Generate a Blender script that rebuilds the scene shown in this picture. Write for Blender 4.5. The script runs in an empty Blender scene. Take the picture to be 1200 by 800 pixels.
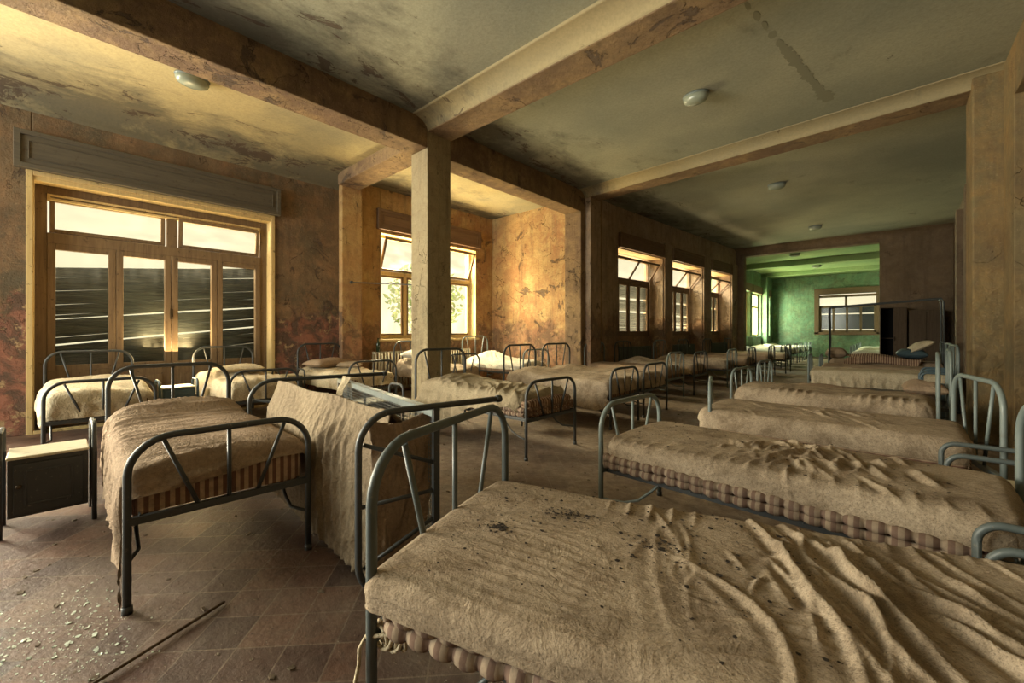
import bpy, math, random
import numpy as np
from mathutils import Vector, Matrix
random.seed(7)
PI = math.pi
sc = bpy.context.scene
col = sc.collection

# ------------------------------------------------------------------ camera
cam = bpy.data.objects.new('camera', bpy.data.cameras.new('camera'))
col.objects.link(cam)
cam.location = (0, 0, 1.3)
cam.rotation_euler = (PI / 2, 0, 0.735)
cam.data.sensor_width = 36
cam.data.lens = 490 / 1200 * 36
cam.data.shift_y = (389 - 400) / 1200
cam.data.clip_start = 0.05
cam.data.clip_end = 200
sc.camera = cam

# ------------------------------------------------------------------ world, light, exposure
world = bpy.data.worlds.new('world')
sc.world = world
world.use_nodes = True
bg = world.node_tree.nodes['Background']
bg.inputs['Color'].default_value = (1.0, 0.87, 0.60, 1)
bg.inputs['Strength'].default_value = 0.66
sc.view_settings.view_transform = 'Standard'
sc.view_settings.look = 'None'
sc.view_settings.gamma = 1
sc.view_settings.use_curve_mapping = False
sc.view_settings.exposure = 0.85
sc.cycles.max_bounces = 8
sc.cycles.diffuse_bounces = 5
sc.cycles.use_denoising = True
sc.cycles.sample_clamp_indirect = 6


def area(name, loc, target, sx, sy, power, color):
    """daylight that a window of the ward lets in, or the added rear fill"""
    l = bpy.data.lights.new(name, 'AREA')
    l.shape = 'RECTANGLE'
    l.size = sx
    l.size_y = sy
    l.energy = power
    l.color = color
    o = bpy.data.objects.new(name, l)
    o.location = loc
    d = Vector(target) - Vector(loc)
    o.rotation_euler = d.to_track_quat('-Z', 'Z').to_euler()
    col.objects.link(o)
    return o


WARM = (1.0, 0.76, 0.44)
SKYL = (1.0, 0.88, 0.62)
# light off the sunlit ground, coming up through the windows, and sky light coming down through them
area('ground_light_window_one', (-8.85, 1.2, 1.5), (-6.4, 1.3, 4.4), 2.6, 0.6, 130, (1.0, 0.72, 0.34))
area('sky_light_window_one', (-9.7, 1.2, 4.7), (-6.6, 1.2, 0.6), 2.8, 1.4, 420, SKYL)
area('ground_light_bay', (-9.7, 6.1, 0.65), (-6.3, 6.4, 4.3), 2.6, 0.9, 800, (1.0, 0.76, 0.42))
area('sky_light_bay', (-9.9, 6.1, 4.9), (-6.4, 6.6, 0.9), 2.8, 1.6, 1900, (1.0, 0.84, 0.56))
area('ground_light_rear', (-9.4, -2.9, 0.9), (-5.5, -1.5, 4.3), 2.6, 1.6, 170, (1.0, 0.82, 0.5))
area('sky_light_rear', (-8.95, -2.9, 2.3), (-1.5, 1.6, 0.9), 2.7, 1.9, 760, (1.0, 0.90, 0.68))
for i_, (x_, y_) in enumerate(((-6.3, 10.6), (-6.1, 13.2), (-5.9, 15.7))):
    area('ground_light_row', (x_, y_, 0.75), (-3.9, y_ - 0.2, 4.2), 1.9, 0.8, 190, (1.0, 0.76, 0.42))
    area('sky_light_row', (x_ - 0.2, y_, 4.5), (-3.9, y_ - 0.2, 1.2), 1.9, 0.9, 240, SKYL)
area('sky_light_far_room', (-6.3, 22.5, 4.2), (-2.0, 22.5, 1.0), 7.0, 2.0, 2600, (0.96, 1.0, 0.76))
area('ground_light_far_room', (-6.3, 22.5, 0.5), (-2.5, 22.5, 4.2), 7.0, 1.2, 1500, (0.92, 1.0, 0.55))
area('rear_fill', (-6.2, -5.6, 2.6), (-3.4, 4.0, 1.4), 4.0, 2.8, 400, (0.95, 0.96, 0.82))  # added soft fill from behind the camera, not a window


# ------------------------------------------------------------------ materials
def new_mat(name):
    m = bpy.data.materials.new(name)
    m.use_nodes = True
    nt = m.node_tree
    nt.nodes.clear()
    return m, nt


class NT:
    def __init__(self, name):
        self.m, self.t = new_mat(name)
        self.out = self.n('ShaderNodeOutputMaterial')
        self.b = self.n('ShaderNodeBsdfPrincipled')
        self.l(self.b.outputs[0], self.out.inputs[0])
        self.tc = self.n('ShaderNodeTexCoord')

    def n(self, typ, **k):
        x = self.t.nodes.new(typ)
        for a, v in k.items():
            setattr(x, a, v)
        return x

    def l(self, a, b):
        self.t.links.new(a, b)

    def coord(self, scale=(1, 1, 1), rot=(0, 0, 0), src='Object'):
        mp = self.n('ShaderNodeMapping')
        mp.inputs['Scale'].default_value = scale
        mp.inputs['Rotation'].default_value = rot
        self.l(self.tc.outputs[src], mp.inputs[0])
        return mp.outputs[0]

    def noise(self, scale, detail=4, rough=0.6, vec=None, dist=0.0):
        x = self.n('ShaderNodeTexNoise')
        x.inputs['Scale'].default_value = scale
        x.inputs['Detail'].default_value = detail
        x.inputs['Roughness'].default_value = rough
        x.inputs['Distortion'].default_value = dist
        self.l(vec if vec is not None else self.coord(), x.inputs['Vector'])
        return x.outputs['Fac']

    def ramp(self, fac, a, b, lo=0.0, hi=1.0):
        x = self.n('ShaderNodeMapRange', clamp=True)
        x.inputs[1].default_value = a
        x.inputs[2].default_value = b
        x.inputs[3].default_value = lo
        x.inputs[4].default_value = hi
        self.l(fac, x.inputs[0])
        return x.outputs[0]

    def math(self, op, a, b):
        x = self.n('ShaderNodeMath', operation=op)
        for i, v in ((0, a), (1, b)):
            if isinstance(v, (int, float)):
                x.inputs[i].default_value = v
            else:
                self.l(v, x.inputs[i])
        return x.outputs[0]

    def mix(self, fac, a, b, mode='MIX'):
        x = self.n('ShaderNodeMix', data_type='RGBA', blend_type=mode)
        if isinstance(fac, (int, float)):
            x.inputs[0].default_value = fac
        else:
            self.l(fac, x.inputs[0])
        for i, v in ((6, a), (7, b)):
            if isinstance(v, tuple):
                x.inputs[i].default_value = v + (1,)
            else:
                self.l(v, x.inputs[i])
        return x.outputs[2]

    def bump(self, h, strength=0.5, dist=0.01, prev=None):
        x = self.n('ShaderNodeBump')
        x.inputs['Strength'].default_value = strength
        x.inputs['Distance'].default_value = dist
        self.l(h, x.inputs['Height'])
        if prev is not None:
            self.l(prev, x.inputs['Normal'])
        return x.outputs[0]

    def done(self, color, rough=0.8, normal=None, metal=0.0, spec=0.3):
        if isinstance(color, tuple):
            self.b.inputs['Base Color'].default_value = color + (1,)
        else:
            self.l(color, self.b.inputs['Base Color'])
        if isinstance(rough, (int, float)):
            self.b.inputs['Roughness'].default_value = rough
        else:
            self.l(rough, self.b.inputs['Roughness'])
        self.b.inputs['Metallic'].default_value = metal
        self.b.inputs['Specular IOR Level'].default_value = spec
        if normal is not None:
            self.l(normal, self.b.inputs['Normal'])
        return self.m


def plaster(name, c1, c2, c3, peel=(0.10, 0.075, 0.06), dado=(0.32, 0.145, 0.10), dado_h=1.75, peel_amt=0.5, dado_amt=1.0, dark=0.45):
    t = NT(name)
    big = t.ramp(t.noise(0.7, 6, 0.62), 0.38, 0.62)
    c = t.mix(big, c1, c2)
    mid = t.ramp(t.noise(2.6, 8, 0.7, dist=0.4), 0.45, 0.66)
    c = t.mix(mid, c, c3)
    # rain streaks
    st = t.ramp(t.noise(9, 4, 0.7, vec=t.coord((1, 1, 0.08))), 0.50, 0.72)
    c = t.mix(t.math('MULTIPLY', st, 0.45), c, peel)
    # fine mottling
    fine = t.noise(38, 6, 0.75)
    c = t.mix(t.ramp(fine, 0.35, 0.75, 0.0, 0.55), c, t.mix(0.5, c, (0.05, 0.035, 0.02)))
    c = t.mix(t.ramp(fine, 0.56, 0.74, 0.0, 0.5), c, (0.62, 0.46, 0.27))
    dk = t.ramp(t.noise(1.3, 9, 0.75, dist=0.5), 0.42, 0.60)
    c = t.mix(t.math('MULTIPLY', dk, dark), c, (0.10, 0.07, 0.045))
    gr = t.ramp(t.noise(7.5, 9, 0.8, dist=0.4), 0.50, 0.64)
    c = t.mix(t.math('MULTIPLY', gr, 0.4), c, (0.16, 0.10, 0.06))
    # flaking patches
    pn = t.noise(1.9, 10, 0.72, dist=0.8)
    pf = t.ramp(pn, 0.66 - 0.08 * peel_amt, 0.675 - 0.08 * peel_amt)
    c = t.mix(t.math('MULTIPLY', pf, 0.75), c, peel)
    # damp lower zone, red distemper showing
    sep = t.n('ShaderNodeSeparateXYZ')
    t.l(t.tc.outputs['Object'], sep.inputs[0])
    zz = t.math('ADD', sep.outputs[2], t.math('MULTIPLY', t.noise(1.6, 8, 0.7), -1.8))
    zf = t.ramp(zz, dado_h - 1.05, dado_h - 0.9, 1.0, 0.0)
    pk = t.ramp(t.noise(3.2, 9, 0.72, dist=0.5), 0.42, 0.56)
    low = t.mix(pk, dado, (0.13, 0.085, 0.065))
    low = t.mix(t.ramp(t.noise(6.5, 8, 0.7), 0.56, 0.62), low, (0.42, 0.30, 0.17))
    c = t.mix(t.math('MULTIPLY', zf, dado_amt), c, low)
    # hairline cracks
    vo = t.n('ShaderNodeTexVoronoi', feature='DISTANCE_TO_EDGE')
    vo.inputs['Scale'].default_value = 1.1
    wv = t.n('ShaderNodeVectorMath', operation='ADD')
    nz = t.n('ShaderNodeTexNoise')
    nz.inputs['Scale'].default_value = 3
    nz.inputs['Detail'].default_value = 6
    t.l(t.tc.outputs['Object'], nz.inputs['Vector'])
    t.l(nz.outputs['Color'], wv.inputs[0])
    t.l(t.tc.outputs['Object'], wv.inputs[1])
    t.l(wv.outputs[0], vo.inputs['Vector'])
    cr = t.ramp(vo.outputs['Distance'], 0.0, 0.006, 1.0, 0.0)
    cr = t.math('MULTIPLY', cr, t.ramp(t.noise(0.9, 3), 0.5, 0.56))
    c = t.mix(t.math('MULTIPLY', cr, 0.8), c, (0.03, 0.02, 0.015))
    h = t.math('SUBTRACT', t.noise(14, 8, 0.75), t.math('MULTIPLY', pf, 0.6))
    h = t.math('SUBTRACT', h, t.math('MULTIPLY', zf, t.math('MULTIPLY', pk, 0.5)))
    h = t.math('SUBTRACT', h, cr)
    return t.done(c, 0.85, t.bump(h, 0.9, 0.03), spec=0.15)


M_wall = plaster('wall_plaster', (0.29, 0.195, 0.115), (0.13, 0.112, 0.078), (0.34, 0.205, 0.115), peel_amt=0.9)
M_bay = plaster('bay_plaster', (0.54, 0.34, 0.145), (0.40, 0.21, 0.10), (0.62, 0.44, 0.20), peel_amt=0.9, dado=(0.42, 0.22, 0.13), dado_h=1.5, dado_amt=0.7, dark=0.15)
M_col = plaster('column_plaster', (0.42, 0.35, 0.22), (0.36, 0.30, 0.19), (0.44, 0.36, 0.22), peel_amt=-1.2, dado_amt=0.0, dark=0.1)
M_beam = plaster('beam_plaster', (0.33, 0.225, 0.13), (0.23, 0.15, 0.10), (0.42, 0.29, 0.15), peel_amt=0.7, dado_amt=0.0)
M_brown = plaster('brown_plaster', (0.25, 0.18, 0.12), (0.21, 0.155, 0.11), (0.28, 0.20, 0.13), peel_amt=-0.6, dado_amt=0.0)
M_rowwall = plaster('row_wall_plaster', (0.48, 0.37, 0.27), (0.38, 0.29, 0.22), (0.52, 0.38, 0.26), dark=0.3, peel_amt=0.5, dado=(0.32, 0.17, 0.10), dado_amt=0.6)
M_green = plaster('green_plaster', (0.20, 0.36, 0.22), (0.15, 0.28, 0.18), (0.28, 0.42, 0.25), peel=(0.08, 0.12, 0.08), peel_amt=-0.3, dado_amt=0.0)
M_right = plaster('right_wall_plaster', (0.29, 0.205, 0.10), (0.20, 0.17, 0.095), (0.33, 0.215, 0.09), peel_amt=-0.3, dado_amt=0.0)


def ceiling_mat(name, c1, c2, mold_amt=1.0, xc=4.9):
    t = NT(name)
    c = t.mix(t.ramp(t.noise(0.45, 5, 0.6), 0.40, 0.62), c1, c2)
    c = t.mix(t.ramp(t.noise(30, 5, 0.7), 0.4, 0.8, 0, 0.35), c, (0.10, 0.09, 0.06))
    # mould and flaked paint that creeps in from the long beam
    sep = t.n('ShaderNodeSeparateXYZ')
    t.l(t.tc.outputs['Object'], sep.inputs[0])
    near = t.ramp(t.math('ABSOLUTE', t.math('ADD', sep.outputs[0], xc), 0), 0.1, 1.7, 1.0, 0.0)
    mo = t.noise(1.5, 9, 0.72, vec=t.coord((1, 0.6, 1)), dist=0.3)
    mf = t.ramp(t.math('ADD', mo, t.math('MULTIPLY', near, 0.28 * mold_amt)), 0.60, 0.78)
    c = t.mix(t.math('MULTIPLY', mf, 0.75), c, (0.085, 0.082, 0.072))
    fl = t.ramp(t.math('ADD', t.noise(3.5, 9, 0.75, vec=t.coord((1, 0.45, 1)), dist=0.6), t.math('MULTIPLY', near, 0.12 * mold_amt)), 0.665, 0.68)
    c = t.mix(t.math('MULTIPLY', fl, 0.75), c, (0.075, 0.05, 0.04))
    h = t.math('SUBTRACT', t.noise(10, 8, 0.7), fl)
    return t.done(c, 0.85, t.bump(h, 0.35, 0.012), spec=0.15)


M_ceil = ceiling_mat('ceiling_plaster', (0.36, 0.36, 0.28), (0.26, 0.275, 0.225))
M_ceil2 = ceiling_mat('aisle_ceiling_plaster', (0.48, 0.40, 0.22), (0.30, 0.27, 0.18), 1.0, 8.1)
M_ceilg = ceiling_mat('green_ceiling_plaster', (0.22, 0.32, 0.16), (0.30, 0.38, 0.18), 0.2)
M_stain = NT('smoke_stain').done((0.20, 0.20, 0.15), 0.9)


def floor_mat():
    t = NT('floor_tiles')
    v = t.coord((1, 1, 1), (0, 0, 0.76))
    br = t.n('ShaderNodeTexChecker')
    br.inputs['Scale'].default_value = 5.0
    t.l(v, br.inputs['Vector'])
    bk = t.n('ShaderNodeTexBrick', offset=0.0, squash=1.0)
    bk.inputs['Scale'].default_value = 1.0
    bk.inputs['Brick Width'].default_value = 0.2
    bk.inputs['Row Height'].default_value = 0.2
    bk.inputs['Mortar Size'].default_value = 0.0035
    bk.inputs['Color1'].default_value = (0.12, 0.06, 0.04, 1)
    bk.inputs['Color2'].default_value = (0.04, 0.02, 0.018, 1)
    bk.inputs['Mortar'].default_value = (0.16, 0.12, 0.09, 1)
    t.l(v, bk.inputs['Vector'])
    marb = t.ramp(t.noise(9, 8, 0.75, dist=1.2), 0.45, 0.62)
    c = t.mix(t.math('MULTIPLY', marb, 0.5), bk.outputs['Color'], (0.03, 0.017, 0.015))
    # dust: heavy over most of the ward, thinned near the camera to paint in shade
    sp_ = t.n('ShaderNodeSeparateXYZ')
    t.l(t.tc.outputs['Object'], sp_.inputs[0])
    near_shade = t.ramp(sp_.outputs[1], 0.9, 2.3, 1.0, 0.0)
    d = t.ramp(t.math('SUBTRACT', t.noise(0.8, 7, 0.66), t.math('MULTIPLY', near_shade, 0.13)), 0.30, 0.50)
    d2 = t.ramp(t.noise(4.5, 8, 0.72), 0.25, 0.62)
    d = t.math('MULTIPLY', d, t.math('SUBTRACT', 1.0, t.math('MULTIPLY', near_shade, 0.62)))
    dust = t.math('MULTIPLY', d, t.math('ADD', t.math('MULTIPLY', d2, 0.6), 0.35))
    c = t.mix(dust, c, t.mix(t.ramp(t.noise(13, 6, 0.7), 0.35, 0.65), (0.21, 0.155, 0.11), (0.33, 0.265, 0.195)))
    sp = t.ramp(t.noise(42, 4, 0.7), 0.64, 0.67)
    c = t.mix(t.math('MULTIPLY', sp, 0.8), c, (0.025, 0.018, 0.013))
    sl = t.ramp(t.noise(55, 3, 0.6), 0.70, 0.72)
    c = t.mix(t.math('MULTIPLY', sl, 0.55), c, (0.5, 0.47, 0.38))
    h = t.math('ADD', t.noise(25, 8, 0.75), t.math('MULTIPLY', d2, 0.6))
    r = t.ramp(dust, 0.0, 0.8, 0.42, 0.9)
    return t.done(c, r, t.bump(h, 0.5, 0.012), spec=0.3)


M_floor = floor_mat()


def sheet_mat(name, c1, c2, dirt=1.0, stripes=False, seed=0.0):
    t = NT(name)
    oi = t.n('ShaderNodeObjectInfo')
    va = t.n('ShaderNodeVectorMath', operation='ADD')
    sc_ = t.n('ShaderNodeVectorMath', operation='SCALE')
    cb = t.n('ShaderNodeCombineXYZ')
    for i in range(3):
        t.l(oi.outputs['Random'], cb.inputs[i])
    t.l(cb.outputs[0], sc_.inputs[0])
    sc_.inputs['Scale'].default_value = 37.0
    t.l(t.tc.outputs['Object'], va.inputs[0])
    t.l(sc_.outputs[0], va.inputs[1])
    V = va.outputs[0]
    c = t.mix(t.ramp(t.noise(2.0, 6, 0.65, vec=V), 0.38, 0.64), c1, c2)
    c = t.mix(t.ramp(t.noise(5.0, 8, 0.72, vec=V, dist=0.4), 0.46, 0.70, 0, 0.75 * dirt), c, (0.12, 0.078, 0.045))
    c = t.mix(t.ramp(t.noise(60, 5, 0.7, vec=V), 0.42, 0.72, 0, 0.45), c, (0.12, 0.085, 0.05))
    c = t.mix(t.ramp(t.noise(170, 4, 0.8, vec=V), 0.50, 0.66, 0, 0.65 * dirt), c, (0.075, 0.055, 0.035))
    c = t.mix(t.ramp(t.noise(120, 3, 0.8, vec=V), 0.60, 0.72, 0, 0.4), c, (0.72, 0.60, 0.42))
    spk = t.ramp(t.noise(30, 8, 0.82, vec=V, dist=0.6), 0.63 - 0.02 * dirt, 0.68)
    msk = t.ramp(t.noise(2.7, 6, 0.7, vec=V), 0.36, 0.58)
    c = t.mix(t.math('MULTIPLY', t.math('MULTIPLY', spk, msk), 0.85 * dirt), c, (0.035, 0.026, 0.018))
    # woven ribs
    w = t.n('ShaderNodeTexWave', wave_type='BANDS', bands_direction='Y')
    w.inputs['Scale'].default_value = 26
    w.inputs['Distortion'].default_value = 5.0
    w.inputs['Detail'].default_value = 3
    w.inputs['Detail Scale'].default_value = 1.3
    t.l(t.coord((0.6, 1, 1)), w.inputs['Vector'])
    rib = t.math('MULTIPLY', w.outputs['Fac'], t.ramp(t.noise(3.0, 3, 0.6, vec=V), 0.42, 0.62, 0.0, 0.10 if stripes else 0.04))
    h = t.math('ADD', rib, t.noise(70, 6, 0.8, vec=V))
    nb = t.bump(h, 0.5, 0.006)
    cr = t.math('ABSOLUTE', t.math('SUBTRACT', t.noise(5.5, 5, 0.6, vec=V, dist=1.4), 0.5), 0)
    cr2 = t.math('ABSOLUTE', t.math('SUBTRACT', t.noise(13, 4, 0.6, vec=V, dist=1.0), 0.5), 0)
    cs = t.math('ADD', t.ramp(cr, 0.0, 0.09, 1.0, 0.0), t.math('MULTIPLY', t.ramp(cr2, 0.0, 0.07, 1.0, 0.0), 0.5))
    nb = t.bump(cs, 0.25 if stripes else 0.6, 0.007, nb)
    nb = t.bump(t.noise(9, 8, 0.72, vec=V, dist=0.9), 0.5, 0.035, nb)
    return t.done(c, 0.92, nb, spec=0.12)


M_sheet = sheet_mat('dusty_sheet', (0.50, 0.40, 0.29), (0.375, 0.295, 0.21), 1.0, True)
M_sheetp = sheet_mat('pale_sheet', (0.72, 0.62, 0.44), (0.58, 0.48, 0.33), 0.3)
M_sheetb = sheet_mat('brown_sheet', (0.42, 0.31, 0.215), (0.34, 0.245, 0.17), 0.4)
M_sheetw = sheet_mat('white_sheet', (0.78, 0.74, 0.62), (0.66, 0.62, 0.52), 0.15)


def ticking_mat(name, axis=1, side=False, ca=(0.44, 0.31, 0.21), cb_=(0.16, 0.085, 0.06)):
    t = NT(name)
    sep = t.n('ShaderNodeSeparateXYZ')
    t.l(t.tc.outputs['Object'], sep.inputs[0])
    q = sep.outputs[axis]
    if side:
        q = t.math('ADD', q, t.math('MULTIPLY', sep.outputs[2], 1.6))
    s = t.math('SINE', t.math('MULTIPLY', q, 2 * PI / 0.040), 0)
    s2 = t.math('SINE', t.math('MULTIPLY', q, 2 * PI / 0.0133), 0)
    f = t.ramp(t.math('ADD', s, t.math('MULTIPLY', s2, 0.45)), -0.15, 0.25)
    c = t.mix(f, ca, cb_)
    c = t.mix(t.ramp(t.noise(12, 6, 0.7), 0.4, 0.75, 0, 0.7), c, (0.08, 0.05, 0.035))
    return t.done(c, 0.95, t.bump(t.noise(40, 5, 0.7), 0.4, 0.006), spec=0.1)


M_tick = ticking_mat('striped_ticking')
M_ticks = ticking_mat('tufted_ticking', 1, True)
M_tickx = ticking_mat('striped_blanket_wool', 0)


def metal_mat(name, c, rust=0.5):
    t = NT(name)
    cc = t.mix(t.ramp(t.noise(7, 7, 0.7), 0.55, 0.72, 0, rust), c, (0.07, 0.045, 0.03))
    cc = t.mix(t.ramp(t.noise(45, 4, 0.7), 0.62, 0.72, 0, 0.6), cc, (0.20, 0.18, 0.14))
    return t.done(cc, t.ramp(t.noise(9, 4), 0.3, 0.7, 0.32, 0.6), t.bump(t.noise(60, 4), 0.15, 0.003), spec=0.5)


M_dark = metal_mat('dark_grey_paint', (0.045, 0.050, 0.052))
M_teal = metal_mat('teal_grey_paint', (0.075, 0.092, 0.092), 0.4)
M_lite = metal_mat('pale_grey_paint', (0.15, 0.185, 0.18), 0.5)
M_cab = metal_mat('cabinet_paint', (0.030, 0.034, 0.036), 0.5)
M_cabtop = metal_mat('cabinet_top_paint', (0.60, 0.55, 0.40), 0.5)
M_cabblue = metal_mat('blue_cabinet_paint', (0.05, 0.085, 0.105), 0.3)
M_wire = metal_mat('galvanised_wire', (0.16, 0.18, 0.18), 0.4)


def wood_mat(name, c1, c2, axis=2):
    t = NT(name)
    s = [14, 14, 14]
    s[axis] = 0.9
    g = t.noise(2.4, 8, 0.7, vec=t.coord(tuple(s)))
    c = t.mix(t.ramp(g, 0.38, 0.65), c1, c2)
    c = t.mix(t.ramp(t.noise(16, 7, 0.75), 0.58, 0.66, 0, 0.7), c, (0.06, 0.04, 0.028))
    return t.done(c, 0.7, t.bump(g, 0.3, 0.005), spec=0.25)


M_frame = wood_mat('window_frame_wood', (0.22, 0.15, 0.085), (0.15, 0.10, 0.06))
M_framer = wood_mat('row_window_wood', (0.20, 0.13, 0.085), (0.14, 0.095, 0.06))
M_box = wood_mat('shutter_box_paint', (0.115, 0.10, 0.075), (0.085, 0.075, 0.06), 1)
M_boxr = wood_mat('shutter_box_brown', (0.20, 0.125, 0.075), (0.15, 0.095, 0.06), 1)
M_jamb = wood_mat('pale_jamb_paint', (0.60, 0.46, 0.22), (0.50, 0.36, 0.17))
M_slat = wood_mat('shutter_slat_wood', (0.025, 0.035, 0.042), (0.085, 0.095, 0.095), 1)
M_ward = wood_mat('wardrobe_paint', (0.12, 0.085, 0.055), (0.09, 0.06, 0.04))
M_black = NT('interior_shade').done((0.01, 0.009, 0.008), 0.8)  # black for the shade inside the wardrobes
M_lamp = NT('lamp_opal_glass').done((0.26, 0.29, 0.23), 0.25, spec=0.6)
M_rad = metal_mat('radiator_enamel', (0.48, 0.42, 0.30), 0.4)
M_radd = metal_mat('dark_radiator_enamel', (0.07, 0.085, 0.075), 0.4)
M_bottle = NT('green_bottle_glass').done((0.012, 0.03, 0.014), 0.12, spec=0.7)
M_flake = NT('plaster_flakes').done((0.12, 0.09, 0.06), 0.9)
M_flakew = NT('pale_glare_flakes').done((0.50, 0.56, 0.48), 0.35, spec=0.6)  # pale tone stands in for glare on the floor
M_brass = NT('tarnished_latch').done((0.07, 0.05, 0.03), 0.5, metal=0.6)


def glass_mat():
    m, nt = new_mat('dusty_window_glass')
    o = nt.nodes.new('ShaderNodeOutputMaterial')
    tr = nt.nodes.new('ShaderNodeBsdfTransparent')
    tr.inputs[0].default_value = (0.93, 0.95, 0.92, 1)
    gl = nt.nodes.new('ShaderNodeBsdfGlossy')
    gl.inputs['Roughness'].default_value = 0.15
    df = nt.nodes.new('ShaderNodeBsdfTranslucent')
    df.inputs[0].default_value = (0.85, 0.85, 0.8, 1)
    no = nt.nodes.new('ShaderNodeTexNoise')
    no.inputs['Scale'].default_value = 3.0
    no.inputs['Detail'].default_value = 6
    mr = nt.nodes.new('ShaderNodeMapRange')
    mr.inputs[1].default_value = 0.35
    mr.inputs[2].default_value = 0.75
    mr.inputs[3].default_value = 0.0
    mr.inputs[4].default_value = 0.03
    nt.links.new(no.outputs['Fac'], mr.inputs[0])
    m1 = nt.nodes.new('ShaderNodeMixShader')
    m1.inputs[0].default_value = 0.03
    nt.links.new(tr.outputs[0], m1.inputs[1])
    nt.links.new(gl.outputs[0], m1.inputs[2])
    m2 = nt.nodes.new('ShaderNodeMixShader')
    nt.links.new(mr.outputs[0], m2.inputs[0])
    nt.links.new(m1.outputs[0], m2.inputs[1])
    nt.links.new(df.outputs[0], m2.inputs[2])
    nt.links.new(m2.outputs[0], o.inputs[0])
    return m


M_glass = glass_mat()
M_leaf = NT('garden_leaves').done((0.16, 0.30, 0.05), 0.6)
M_bark = NT('garden_bark').done((0.10, 0.07, 0.04), 0.9)


# ------------------------------------------------------------------ mesh helpers
class MB:
    def __init__(self):
        self.v = []
        self.f = []
        self.s = []

    def add(self, vs, fs, smooth=False):
        n = len(self.v)
        self.v += [tuple(map(float, p)) for p in vs]
        self.f += [tuple(i + n for i in f) for f in fs]
        self.s += [smooth] * len(fs)
        return self

    def box(self, a, b, mat=None):
        x0, y0, z0 = (min(a[i], b[i]) for i in range(3))
        x1, y1, z1 = (max(a[i], b[i]) for i in range(3))
        vs = [(x0, y0, z0), (x1, y0, z0), (x1, y1, z0), (x0, y1, z0), (x0, y0, z1), (x1, y0, z1), (x1, y1, z1), (x0, y1, z1)]
        if mat is not None:
            vs = [tuple(mat @ Vector(p)) for p in vs]
        return self.add(vs, [(0, 3, 2, 1), (4, 5, 6, 7), (0, 1, 5, 4), (1, 2, 6, 5), (2, 3, 7, 6), (3, 0, 4, 7)])

    def prism(self, poly, z0, z1):
        n = len(poly)
        vs = [(p[0], p[1], z0) for p in poly] + [(p[0], p[1], z1) for p in poly]
        fs = [tuple(range(n))[::-1], tuple(range(n, 2 * n))] + [(i, (i + 1) % n, n + (i + 1) % n, n + i) for i in range(n)]
        return self.add(vs, fs)

    def bar(self, a, b, w, h, up=(0, 0, 1)):
        """rectangular bar from a to b"""
        a, b = Vector(a), Vector(b)
        d = (b - a).normalized()
        s = d.cross(Vector(up))
        if s.length < 1e-4:
            s = d.cross(Vector((1, 0, 0)))
        s.normalize()
        u = s.cross(d)
        vs = []
        for p in (a, b):
            for i, j in ((-1, -1), (1, -1), (1, 1), (-1, 1)):
                vs.append(p + s * (i * w / 2) + u * (j * h / 2))
        return self.add(vs, [(0, 1, 2, 3), (7, 6, 5, 4), (0, 4, 5, 1), (1, 5, 6, 2), (2, 6, 7, 3), (3, 7, 4, 0)])

    def tube(self, pts, r, n=10, cap=True):
        P = [Vector(p) for p in pts]
        m = len(P)
        T = []
        for i in range(m):
            d = (P[min(i + 1, m - 1)] - P[max(i - 1, 0)])
            T.append(d.normalized())
        u = T[0].orthogonal().normalized()
        vs = []
        for i in range(m):
            u = (u - T[i] * u.dot(T[i])).normalized()
            w = T[i].cross(u)
            rr = r[i] if isinstance(r, (list, tuple)) else r
            for k in range(n):
                a = 2 * PI * k / n
                vs.append(P[i] + (u * math.cos(a) + w * math.sin(a)) * rr)
        fs = []
        for i in range(m - 1):
            for k in range(n):
                fs.append((i * n + k, i * n + (k + 1) % n, (i + 1) * n + (k + 1) % n, (i + 1) * n + k))
        self.add(vs, fs, True)
        if cap:
            b = len(self.v) - m * n
            self.f += [tuple(b + k for k in range(n))[::-1], tuple(b + (m - 1) * n + k for k in range(n))]
            self.s += [False, False]
        return self

    def grid(self, X, Y, Z, smooth=True):
        nu, nv = X.shape
        vs = np.stack([X, Y, Z], -1).reshape(-1, 3)
        fs = [(i * nv + j, (i + 1) * nv + j, (i + 1) * nv + j + 1, i * nv + j + 1) for i in range(nu - 1) for j in range(nv - 1)]
        return self.add(vs, fs, smooth)

    def lathe(self, prof, n=20, c=(0, 0, 0), sx=1, sy=1):
        vs = []
        for r, z in prof:
            for k in range(n):
                a = 2 * PI * k / n
                vs.append((c[0] + r * sx * math.cos(a), c[1] + r * sy * math.sin(a), c[2] + z))
        m = len(prof)
        fs = [(i * n + k, i * n + (k + 1) % n, (i + 1) * n + (k + 1) % n, (i + 1) * n + k) for i in range(m - 1) for k in range(n)]
        return self.add(vs, fs, True)

    def mesh(self, name, mat):
        me = bpy.data.meshes.new(name)
        me.from_pydata(self.v, [], self.f)
        me.materials.append(mat)
        me.polygons.foreach_set('use_smooth', self.s)
        me.update()
        return me

    def build(self, name, mat, parent=None, bevel=0.0, solid=0.0):
        return link(name, self.mesh(name, mat), parent, bevel, solid)


def link(name, me, parent=None, bevel=0.0, solid=0.0):
    o = bpy.data.objects.new(name, me)
    col.objects.link(o)
    if parent is not None:
        o.parent = parent
    if solid:
        s = o.modifiers.new('thickness', 'SOLIDIFY')
        s.thickness = solid
        s.offset = -1
    if bevel:
        b = o.modifiers.new('bevel', 'BEVEL')
        b.width = bevel
        b.segments = 2
        b.limit_method = 'ANGLE'
    return o


def tag(o, label, cat, group=None, kind=None):
    o['label'] = label
    o['category'] = cat
    if group:
        o['group'] = group
    if kind:
        o['kind'] = kind
    return o


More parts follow.
